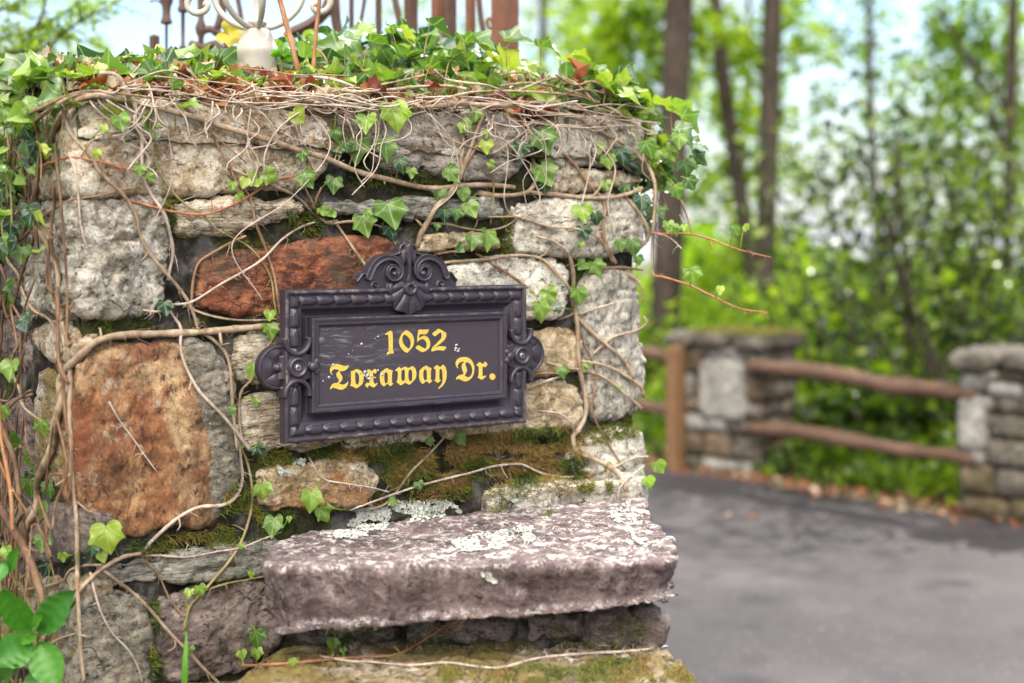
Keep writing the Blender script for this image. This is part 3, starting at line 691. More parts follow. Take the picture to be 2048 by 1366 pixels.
street = [
 (gl(A_, [(250,760),(300,750),(350,765),(400,782),(450,785),(485,768),(480,810),(440,855),(385,875),(345,872),(332,900),(360,930),(382,975),(378,1020),(350,1055),(320,1082),(380,1105),(430,1095),(462,1065),(480,1045),(475,1100),(440,1155),(380,1192),(330,1190),(270,1165),(220,1155),(195,1168),(178,1188),(172,1180),(178,1150),(200,1105),(240,1078),(300,1074),(322,1040),(315,1012),(285,970),(273,930),(300,885),(335,860),(280,842),(240,840),(208,860),(192,890),(202,920),(225,942),(195,930),(170,890),(166,840),(188,795),(215,772)]), None),
 (gl(A_, [(630,835),(665,850),(705,872),(730,910),(742,960),(742,1020),(730,1080),(700,1115),(620,1170),(570,1140),(510,1122),(528,1100),(530,900),(520,878),(560,865)]), gl(A_, [(600,890),(632,898),(655,925),(668,970),(670,1040),(655,1098),(638,1105),(605,1080),(598,1000),(598,930)])),
 (gl(A_, [(825,838),(870,868),(900,868),(938,828),(975,880),(935,922),(905,890),(905,970),(955,972),(950,990),(905,990),(908,1040),(920,1075),(940,1092),(985,1070),(965,1110),(920,1155),(860,1130),(838,1105),(808,1162),(765,1110),(800,1070),(838,1078),(846,1040),(848,1000),(795,1000),(792,985),(846,970),(845,920),(800,882)]), None),
 (gl(A_, [(1040,885),(1085,855),(1140,818),(1190,848),(1245,862),(1228,900),(1225,1075),(1255,1080),(1200,1135),(1150,1085),(1085,1140),(1040,1095),(1024,1040),(1020,980),(1025,925)]), gl(A_, [(1110,890),(1140,895),(1155,925),(1160,980),(1155,1065),(1120,1090),(1102,1060),(1095,1000),(1095,940)])),
]
# w with its two counters is drawn as one outline plus two holes
wout = gl(B_, [(425,948),(490,885),(535,915),(600,878),(655,910),(725,868),(770,905),(790,970),(788,1050),(765,1105),(670,1195),(600,1155),(525,1205),(445,1145),(465,1120),(475,1050),(472,955),(440,958)])
wh1 = gl(B_, [(535,950),(570,928),(590,945),(596,1000),(596,1110),(560,1128),(535,1105),(530,1040)]); wh2 = gl(B_, [(655,948),(682,928),(706,945),(720,985),(722,1070),(712,1132),(690,1135),(658,1105),(652,1030)])
street += [
 (gl(B_, [(860,930),(905,895),(955,860),(1005,890),(1055,912),(1038,945),(1035,1110),(1065,1120),(1010,1172),(965,1125),(895,1180),(855,1135),(838,1080),(838,1020),(842,965)]), gl(B_, [(925,930),(950,930),(966,955),(972,1010),(970,1100),(935,1125),(914,1090),(906,1030),(908,970)])),
 (gl(B_, [(1085,905),(1140,850),(1185,880),(1190,897),(1245,845),(1285,885),(1305,950),(1308,1010),(1303,1080),(1280,1150),(1230,1220),(1180,1258),(1160,1252),(1200,1215),(1232,1160),(1240,1090),(1238,1010),(1230,950),(1213,915),(1183,930),(1182,1105),(1215,1105),(1155,1165),(1090,1115),(1120,1100),(1122,930),(1095,920)]), None),
 (gl(C_, [(742,745),(725,738),(705,718),(690,675),(695,630),(718,590),(765,558),(830,543),(890,551),(945,580),(985,630),(1005,690),(1012,750),(1002,830),(970,900),(920,945),(865,965),(830,960),(785,940),(745,918),(720,922),(700,940),(700,915),(715,890),(745,862),(790,845),(815,848),(828,832),(808,775),(792,705),(812,655),(850,628),(790,626),(750,648),(727,690),(732,725)]),
  gl(C_, [(868,632),(905,640),(940,668),(965,710),(978,760),(975,820),(955,865),(930,888),(880,888),(845,860),(872,820),(888,770),(872,715),(856,670)])),
 (gl(C_, [(1045,685),(1100,630),(1155,668),(1200,622),(1240,675),(1195,725),(1155,700),(1150,780),(1150,870),(1168,880),(1215,855),(1208,880),(1140,940),(1060,890),(1085,870),(1088,705),(1055,697)]), None),
 (gl(C_, [(1320 + 50 * math.cos(t), 882 + 55 * math.sin(t)) for t in np.linspace(0, 2 * math.pi, 20, endpoint=False)]), None),
]
LOFF = .0102
def letters(name, glyphs):
    mb = MB()
    for g in glyphs:
        polys = [p for p in g if p]
        loops = []
        for p in polys:
            q = [S_(x, y, SOFF + LOFF) for x, y in p]; q = np.array(q)
            # two corner-keeping softening passes
            q = np.stack([q * .85 + np.roll(q, -1, 0) * .15, q * .15 + np.roll(q, -1, 0) * .85], 1).reshape(-1, 2); loops.append(q)
        tris = tessellate_polygon([[Vector((a[0], a[1], 0)) for a in l] for l in loops])
        P = np.vstack(loops); n = len(P); top = SW(P[:, 0], P[:, 1], np.full(n, LOFF + .0006)); bot = SW(P[:, 0], P[:, 1], np.full(n, LOFF - .0002))
        T = np.array(tris)
        e1, e2 = P[T[:, 1]] - P[T[:, 0]], P[T[:, 2]] - P[T[:, 0]]; fl = (e1[:, 0] * e2[:, 1] - e1[:, 1] * e2[:, 0]) < 0; T[fl] = T[fl][:, ::-1]
        sides = []; b0 = 0
        for l in loops:
            k = np.arange(len(l)) + b0; k2 = np.roll(k, -1); sides.append(np.stack([k, k2, k2 + n], 1)); sides.append(np.stack([k, k2 + n, k + n], 1)); b0 += len(l)
        mb.add(np.vstack([top, bot]), np.vstack([T] + sides))
    return mb.build(name, M['gold'], sign, smooth=False)
letters('house_number', [(g[0], g[1]) for g in num])
letters('street_name', [(g[0], g[1]) for g in street] + [(wout, wh1, wh2)])
# flaked chips and the little splash right of the number
chips = MB()
for k, (px, py, s) in enumerate([(913, 690, 5.0), (912, 697, 5.5), (916, 702, 4.5), (910, 701, 3), (918, 698, 3), (723, 688, 4), (666, 730, 5), (658, 754, 4.5), (646, 762, 2.5), (730, 744, 6), (735, 750, 7), (742, 752, 5), (728, 751, 4.5), (739, 757, 4.5), (756, 741, 4), (764, 749, 5), (769, 744, 4), (720, 745, 4), (697, 708, 2), (756, 673, 3), (750, 677, 2), (778, 700, 3), (705, 701, 1.5)]):
    c = S_(px, py, SOFF + LOFF); n = 12; an = np.linspace(0, 2 * math.pi, n, endpoint=False); rr = s * .00050 * rng.uniform(.55, 1.25, n)
    P = np.c_[c[0] + rr * np.cos(an) * 1.1, c[1] + rr * np.sin(an)]
    V = np.vstack([SW(P[:, 0], P[:, 1], np.full(n, LOFF)), SW(P[:, 0] * .7 + c[0] * .3, P[:, 1] * .7 + c[1] * .3, np.full(n, LOFF + .0014)), SW(np.array([c[0]]), np.array([c[1]]), np.array([LOFF + .0018]))])
    F = [[i, (i + 1) % n, n + (i + 1) % n] for i in range(n)] + [[i, n + (i + 1) % n, n + i] for i in range(n)] + [[n + i, n + (i + 1) % n, 2 * n] for i in range(n)]
    chips.add(V, F)
chips.build('paint_flaking', M['chip'], sign)['kind'] = 'stuff'

# relief ornaments: height over the sign plane sampled on a fine grid
def seg_d(X, P):
    """distance to polyline and parameter along it"""
    best = np.full(len(X), 1e9); par = np.zeros(len(X)); L = np.r_[0, np.cumsum(np.linalg.norm(np.diff(P, axis=0), axis=1))]
    for i in range(len(P) - 1):
        ab = P[i + 1] - P[i]; t = np.clip(((X - P[i]) @ ab) / (ab @ ab + 1e-15), 0, 1); d = np.linalg.norm(X - P[i] - t[:, None] * ab, axis=1)
        m = d < best; best[m] = d[m]; par[m] = (L[i] + t[m] * (L[i + 1] - L[i])) / L[-1]
    return best, par
def relief(name, lo, hi, res, hf, mat, back=-.02):
    nu, nv = int((hi[0] - lo[0]) / res), int((hi[1] - lo[1]) / res)
    a, b_ = np.meshgrid(np.linspace(lo[0], hi[0], nu), np.linspace(lo[1], hi[1], nv)); X = np.c_[a.ravel(), b_.ravel()]
    H, ok = hf(X)
    i = (np.arange(nv - 1)[:, None] * nu + np.arange(nu - 1)[None, :]).ravel(); Q = np.stack([i, i + 1, i + nu + 1, i + nu], 1)
    Q = Q[ok[Q].any(1)]; H = np.where(ok, H, back)
    used = np.unique(Q); mp_ = np.full(len(X), -1); mp_[used] = np.arange(len(used))
    mb = MB(); mb.add(SW(X[used, 0], X[used, 1], H[used]), mp_[Q]); return mb.build(name, mat, sign)
def smin_max(a, b): return np.maximum(a, b)
mm = .001
# crest, in millimetres about its axis (x right, y up from the top edge of the frame)
ax = S_(824.6, 575)[0]; ay = zt
def Z4(x, y):   # a point of the enlarged crest view to crest millimetres, folded to the left half
    p = S_(640 + x / 5.689, 470 + y / 5.689); return ((p[0] - ax) / mm, (p[1] - ay) / mm)
outL = [Z4(*q) for q in [(1040,85),(1005,82),(960,105),(940,150),(938,190),(870,212),(760,222),(690,250),(630,310),(600,370),(588,425),(545,425),(515,435),(480,490),(420,545),(340,590),(230,618),(100,628)]]
outL = [(-abs(x), y) for x, y in outL]; outL[0] = (0, outL[0][1]); outline = np.array(outL + [(-88, -6), (88, -6)] + [(-x, y) for x, y in outL[::-1][:-1]])
scr = catmull(np.array([Z4(*q) for q in [(600,480),(622,420),(655,350),(710,295),(780,262),(850,258),(915,285),(958,345),(965,420),(935,480),(880,505),(825,480),(808,425),(825,375),(870,352),(912,375),(918,420),(885,445)]]), 1.2)
scr[:, 0] = -np.abs(scr[:, 0])
def crest_h(X):
    x, y = (X[:, 0] - ax) / mm, (X[:, 1] - ay) / mm; XY = np.c_[x, y]; L = np.c_[-np.abs(x), y]
    ok = inside(XY, outline); de = edge_dist(XY, outline)
    H = np.full(len(X), -7.0)
    base = 3.5 + 5.5 * np.clip(1 - np.abs(de - 3.0) / 3.2, 0, 1) ** .6 * (y > 1.5)
    base = base + .5 * np.sin(y * 1.9) * ((np.abs(x) > 38) & (np.abs(x) < 60) & (y > 14)) * .9
    H = np.where(ok, np.where(de < 1.2, base - (1.2 - de) * 4, base), H)
    d, t = seg_d(L, scr); w = 6.2 - 2.9 * t
    flat_ = 11.0 + 2.0 * t - .9 * np.clip(1 - (d / (w * .75)) ** 2, 0, 1) * 1.6
    rim = np.where(d < w, flat_ - np.clip((d - w + 1.2), 0, 2) * 4.5, -99)
    H = np.maximum(H, rim); ok |= d < w
    e = np.hypot(L[:, 0] - scr[-1, 0], L[:, 1] - scr[-1, 1]); H = np.maximum(H, np.where(e < 4.4, 11 + np.sqrt(np.maximum(0, 4.4 ** 2 - e ** 2)) * .9, -99))
    # bud and stem
    by, ty = Z4(1045, 560)[1], Z4(1010, 100)[1]; f = np.clip((y - by) / (ty - by), 0, 1)
    wst = np.interp(f, [0, .10, .25, .45, .62, .80, .93, 1.0], [4.2, 5.2, 2.6, 2.6, 5.0, 8.2, 7.5, 4.0])
    stm = np.where((np.abs(x) < wst) & (y > by - 3) & (y < ty + 4.5), 9 + np.sqrt(np.maximum(0, 1 - (x / wst) ** 2)) * (3.5 + 4 * f), -99)
    H = np.maximum(H, stm); ok |= stm > 0
    wing = np.hypot((np.abs(x) - 9) / 4.5, (y - Z4(1050, 250)[1]) / 12); H = np.maximum(H, np.where(wing < 1, 8.5 + 4 * np.sqrt(np.maximum(0, 1 - wing ** 2)), -99)); ok |= wing < 1
    # shell below
    cy = Z4(1050, 560)[1]; rr = np.hypot(x, y - cy); th = np.arctan2(x, -(y - cy)); bot = abs(Z4(1050, 905)[1] - cy)
    Rr = bot * np.interp(np.abs(th), [0, .35, .75, 1.05, 1.35, 1.8], [1.0, 1.02, .92, .86, .74, .35]) * (1 + .04 * np.cos(th * 11.2))
    rib = np.abs(np.sin(th * 5.6)) ** .6
    sh = np.where((rr < Rr) & (np.abs(th) < 1.9), 11.5 + 4.5 * rib * np.clip(rr / bot * 1.6, 0, 1) - 4 * np.clip(rr / Rr, 0, 1) ** 3, -99); sh = np.where(sh > 0, sh - np.clip((rr - Rr + 1.5), 0, 2) * 3, sh)
    H = np.maximum(H, sh); ok |= sh > 0
    cyr = Z4(1050, 600)[1]; q = np.hypot(x, y - cyr); ring = np.where(np.abs(q - 9) < 4.0, 14 + np.sqrt(np.maximum(0, 16 - (q - 9) ** 2)) * 1.4, -99); ring = np.where((y > cyr + 3) & (q > 6), -99, ring)
    H = np.maximum(H, ring)
    sm = np.hypot(np.abs(x) - 60, y - 3.5); H = np.maximum(H, np.where(sm < 5.5, 8 + 3.2 * np.cos(sm * 1.0) + np.sqrt(np.maximum(0, 5.5 ** 2 - sm ** 2)) * .3, -99))
    lf = np.hypot((np.abs(x) - 33) / 5, (y - (-2)) / 9); H = np.maximum(H, np.where(lf < 1, 10 + 3.5 * np.sqrt(np.maximum(0, 1 - lf ** 2)), -99)); ok |= lf < 1
    H = np.where(H < -50, -7, H)
    return H * mm, ok & (H > -6.5)
relief('crest', (ax - .092, ay - .062), (ax + .092, ay + .092), .00062, crest_h, M['frame'], back=-.008)
def bracket_h(cx, cz, sgn):
    def f(X):
        x, y = (X[:, 0] - cx) / mm * sgn, (X[:, 1] - cz) / mm   # x positive outwards
        H = np.full(len(X), -99.0)
        dc = np.hypot(x - 24, y) ; D = 34.0
        disc = np.where((dc < D) & (x > 12), -6 + 6 * np.clip((D - dc) / 2.0, 0, 1) - 2.5 * (dc < D - 5), -99)
        th = np.arctan2(y, x - 14); r = np.hypot(x - 14, y)
        pal = np.abs(np.cos(th * 3.1)) ** .6
        disc = np.where((disc > -50) & (dc < D - 6) & (r > 8), disc + 4.0 * pal * np.clip(1 - np.abs(r - 24) / 17, 0, 1) , disc)
        kb = np.hypot(x - 27, y); disc = np.maximum(disc, np.where(kb < 6.5, 1 + np.sqrt(np.maximum(0, 42 - kb ** 2)) * .9, -99))
        H = np.maximum(H, disc)
        # body across the frame
        body_ = np.where((np.abs(y) < 25 - 9 * np.abs(x) / 26) & (np.abs(x) < 24), 10.5 + 2.0 * np.clip(1 - np.abs(x) / 24, 0, 1), -99); H = np.maximum(H, body_)
        b = np.hypot(x, y); H = np.maximum(H, np.where(b < 17, 15.5 - 2.2 * (b < 8.0) + np.clip((17 - b), 0, 2) * .8 - 3 * np.clip((b - 15), 0, 2) * .5 + 1.2 * np.cos((b - 12.5) * .9), -99))
        for s in (-1, 1):   # horseshoe bands above and below
            q = np.hypot(x, (y - s * 41) * .95); band = np.where((np.abs(q - 20) < 3.6) & (y * s < 44) , 12.5 + np.sqrt(np.maximum(0, 13 - (q - 20) ** 2)) * 1.1, -99); H = np.maximum(H, band)
        kn = np.hypot(x + 25, y); H = np.maximum(H, np.where(kn < 7.5, 16 + np.sqrt(np.maximum(0, 56 - kn ** 2)) * .75, -99))
        for s in (-1, 1):
            kn = np.hypot(x + 31, y - 7 * s); H = np.maximum(H, np.where(kn < 5.5, 16 + np.sqrt(np.maximum(0, 30 - kn ** 2)) * .6, -99))
        ok = H > -50
        return np.where(ok, H, -18) * mm, ok
    return f
bc = [S_(596, 735, SOFF + .014), S_(1044, 711, SOFF + .014)]
for (cx_, cz_), sgn in zip(bc, (-1, 1)):
    relief('bracket', (cx_ - .062, cz_ - .046), (cx_ + .062, cz_ + .046), .00062, bracket_h(cx_, cz_, sgn), M['frame'], back=-.012)
    mb = MB(); an = np.linspace(0, 2 * math.pi, 28, endpoint=False); rings = [(.0001, .0160), (.0035, .0159), (.0050, .0150), (.0054, .0135), (.0054, .011)]
    V = np.vstack([SW(cx_ + r_ * np.cos(an), cz_ + r_ * np.sin(an), np.full(28, hh)) for r_, hh in rings]); i = (np.arange(len(rings) - 1)[:, None] * 28 + np.arange(28)[None, :]); k = (np.arange(28) + 1) % 28
    F = np.concatenate([np.stack([a_ * 28 + np.arange(28), (a_ + 1) * 28 + np.arange(28), (a_ + 1) * 28 + k, a_ * 28 + k], 1) for a_ in range(len(rings) - 1)])
    so = mb.add(V, F).build('screw', M['steel'], sign)
    xb = MB()
    for rot in (.5, .5 + math.pi / 2):
        c_, s_ = math.cos(rot), math.sin(rot); q = np.array([(-.0030, -.0006), (.0030, -.0006), (.0030, .0006), (-.0030, .0006)])
        P = np.c_[cx_ + q[:, 0] * c_ - q[:, 1] * s_, cz_ + q[:, 0] * s_ + q[:, 1] * c_]; xb.add(SW(P[:, 0], P[:, 1], np.full(4, .01635 + .0001 * (rot > 1))), np.array([[0, 1, 2, 3]]))
    xb.build('cross_slot', M['slot'], so)
# ------------------------------------------------------------------ ivy
def trace(pts, r, Dv=None, lift=1.0, step=7.0):
    """lay a stem over the stones along a path read off the photograph; returns world points"""
    P = catmull(np.array(pts, float)[:, :2], step); n = len(P); dep = np.full(n, np.nan); nor = np.tile(NX, (n, 1))
    for i, (px, py) in enumerate(P):
        h, nn = hit(px, py)
        if h is not None: dep[i] = h[1]; nor[i] = nn
    fpd = np.array([face(px, py, .01)[1] if px < 1300 else 2.56 for px, py in P])
    if Dv is not None: dep = np.interp(np.linspace(0, 1, n), np.linspace(0, 1, len(Dv)), Dv)
    else:
        bad = np.isnan(dep) | (dep > fpd + .06) & (P[:, 0] > 150); dep[bad] = fpd[bad]
        k = 4; m = np.array([np.partition(dep[max(0, i - k):i + k + 1], 0)[:1].mean() for i in range(n)])
        w = np.hanning(9); w /= w.sum(); dep = np.convolve(np.pad(m * .6 + dep * .4, 4, mode='edge'), w, 'valid')
    rw = r * dep / FPX
    wob = (vnoise(np.c_[P / 60.0, np.full(n, r * 7.7)], 1.0, 5)) * .0035
    D = dep - rw * .9 * lift + (wob if Dv is None else 0)
    return CAM + np.stack([(P[:, 0] - CX) / FPX, np.ones(n), (HY - P[:, 1]) / FPX], 1) * D[:, None], rw

def leaf_template():
    half = [(0, .02), (.06, -.08), (.16, -.16), (.28, -.19), (.40, -.14), (.47, -.03), (.51, .08), (.48, .17), (.49, .25), (.56, .35), (.60, .45), (.49, .49), (.38, .54), (.29, .63), (.21, .74), (.11, .88), (0, 1.0)]
    o = np.array(half + [(-x, y) for x, y in half[-2:0:-1]]); c = np.array([0, .22]); n = len(o)
    r1 = c + (o - c) * .45; r2 = c + (o - c) * .78; V = np.vstack([c[None], r1, r2, o]); F = []
    for i in range(n):
        j = (i + 1) % n; F.append([0, 1 + i, 1 + j])
        for a, b_ in ((1, 1 + n), (1 + n, 1 + 2 * n)): F.append([a + i, b_ + i, b_ + j]); F.append([a + i, b_ + j, a + j])
    return V, np.array(F)[:, ::-1]
def heart_template():
    half = [(0, .02), (.08, -.08), (.22, -.13), (.38, -.07), (.50, .08), (.54, .24), (.50, .42), (.38, .58), (.24, .74), (.11, .89), (0, 1.0)]
    o = np.array(half + [(-x, y) for x, y in half[-2:0:-1]]); c = np.array([0, .25]); n = len(o)
    r1 = c + (o - c) * .5; V = np.vstack([c[None], r1, o]); F = []
    for i in range(n):
        j = (i + 1) % n; F.append([0, 1 + i, 1 + j]); F.append([1 + i, 1 + n + i, 1 + n + j]); F.append([1 + i, 1 + n + j, 1 + j])
    return V, np.array(F)[:, ::-1]
LT = [leaf_template(), heart_template()]
def add_leaf(mb, base, size, down, nrm, tint, kind=0, fold=None, droop=None, petiole=None, pmb=None, pr=.0009):
    """one ivy leaf: `base` where the stalk joins, tip towards `down`, face towards `nrm`"""
    T, F = LT[kind]; y = unit(down); z = np.array(nrm, float); z = unit(z - y * np.dot(z, y)); x = np.cross(y, z)
    fold = rng.uniform(.15, .55) if fold is None else fold; droop = rng.uniform(-.1, .45) if droop is None else droop
    sx = rng.uniform(.9, 1.12); sk = rng.uniform(-.12, .12); a = T[:, 0] * sx; b_ = T[:, 1] + sk * T[:, 0]
    zz = np.abs(a) * fold - droop * (b_ - .2) ** 2 + .05 * np.sin(a * 9 + b_ * 7 + tint * 20) - .10 * np.abs(a) * np.cos(b_ * 8)
    V = base + size * (a[:, None] * x + b_[:, None] * y + zz[:, None] * z)
    mb.add(V, F, tint=np.clip(tint + rng.uniform(-.06, .06), 0, 1), uv=np.c_[T[:, 0], T[:, 1], np.zeros(len(T))])
    if petiole is not None:
        mid = (base + petiole) / 2 + unit(nrm) * size * .12; Pp = catmull(np.array([petiole, mid, base + z * 0.0]), .006); (pmb or mb).add(*tube(Pp, np.linspace(pr * 1.2, pr, len(Pp)), 5), tint=.82)

HAIRS = True
def vine(label, pts, r0, r1=None, mat='vine', Dv=None, group=None, hairs=.4, name='ivy_vine', knots=True, cat='vine'):
    r0 *= .9; r1 = r0 * .55 if r1 is None else r1 * .9; P, _ = trace(pts, (r0 + r1) / 2, Dv); n = len(P); dep = P[:, 1]
    rr = np.linspace(r0, r1, n) * dep / FPX
    if knots: rr = rr * (1 + .16 * vnoise(P * 1.0, .022, 3) + .10 * vnoise(P, .008, 4))
    t = thing(name, label, cat, group or 'ivy stems on the stone pillar'); sb = MB(); sb.add(*tube(P, rr, 9 if r0 > 4 else 7, .10, int(r0 * 10)))
    sb_main = sb
    if hairs:      # aerial rootlets and snags
        hb = MB(); m = int(n * hairs * 1.3)
        for k in rng.integers(1, max(2, n - 1), m):
            tdir = unit(P[min(k + 1, n - 1)] - P[k - 1]); rd = unit(np.cross(tdir, rng.normal(size=3))); L = rng.uniform(.004, .016) * (1.4 if rng.random() < .15 else 1)
            q = np.array([P[k], P[k] + rd * L * .6 + tdir * L * rng.uniform(-.4, .6), P[k] + rd * L + tdir * L * rng.uniform(-.9, 1.2) - UP * L * .3])
            hb.add(*tube(q, [.0006, .0004, .0002], 4))
        if m: sb.add(*hb.arrays())
        for k in rng.integers(2, max(3, n - 2), max(0, int(n * .035))):      # short broken twigs
            tdir = unit(P[min(k + 1, n - 1)] - P[k - 1]); rd = unit(unit(np.cross(tdir, -ray(CX, HY))) * rng.choice([-1, 1]) + tdir * rng.uniform(.2, 1.2) - YA * .3); L = rng.uniform(.010, .034)
            q = catmull(np.array([P[k], P[k] + rd * L * .5 + rng.normal(size=3) * .002, P[k] + rd * L + rng.normal(size=3) * .004]), .006)
            sb.add(*tube(q, np.linspace(rr[k] * .55, rr[k] * .25 + .0003, len(q)), 6, .1))
    sb_main.build('stem', M[mat], t); VINES.append((t, P, mat)); return t
VINES = []
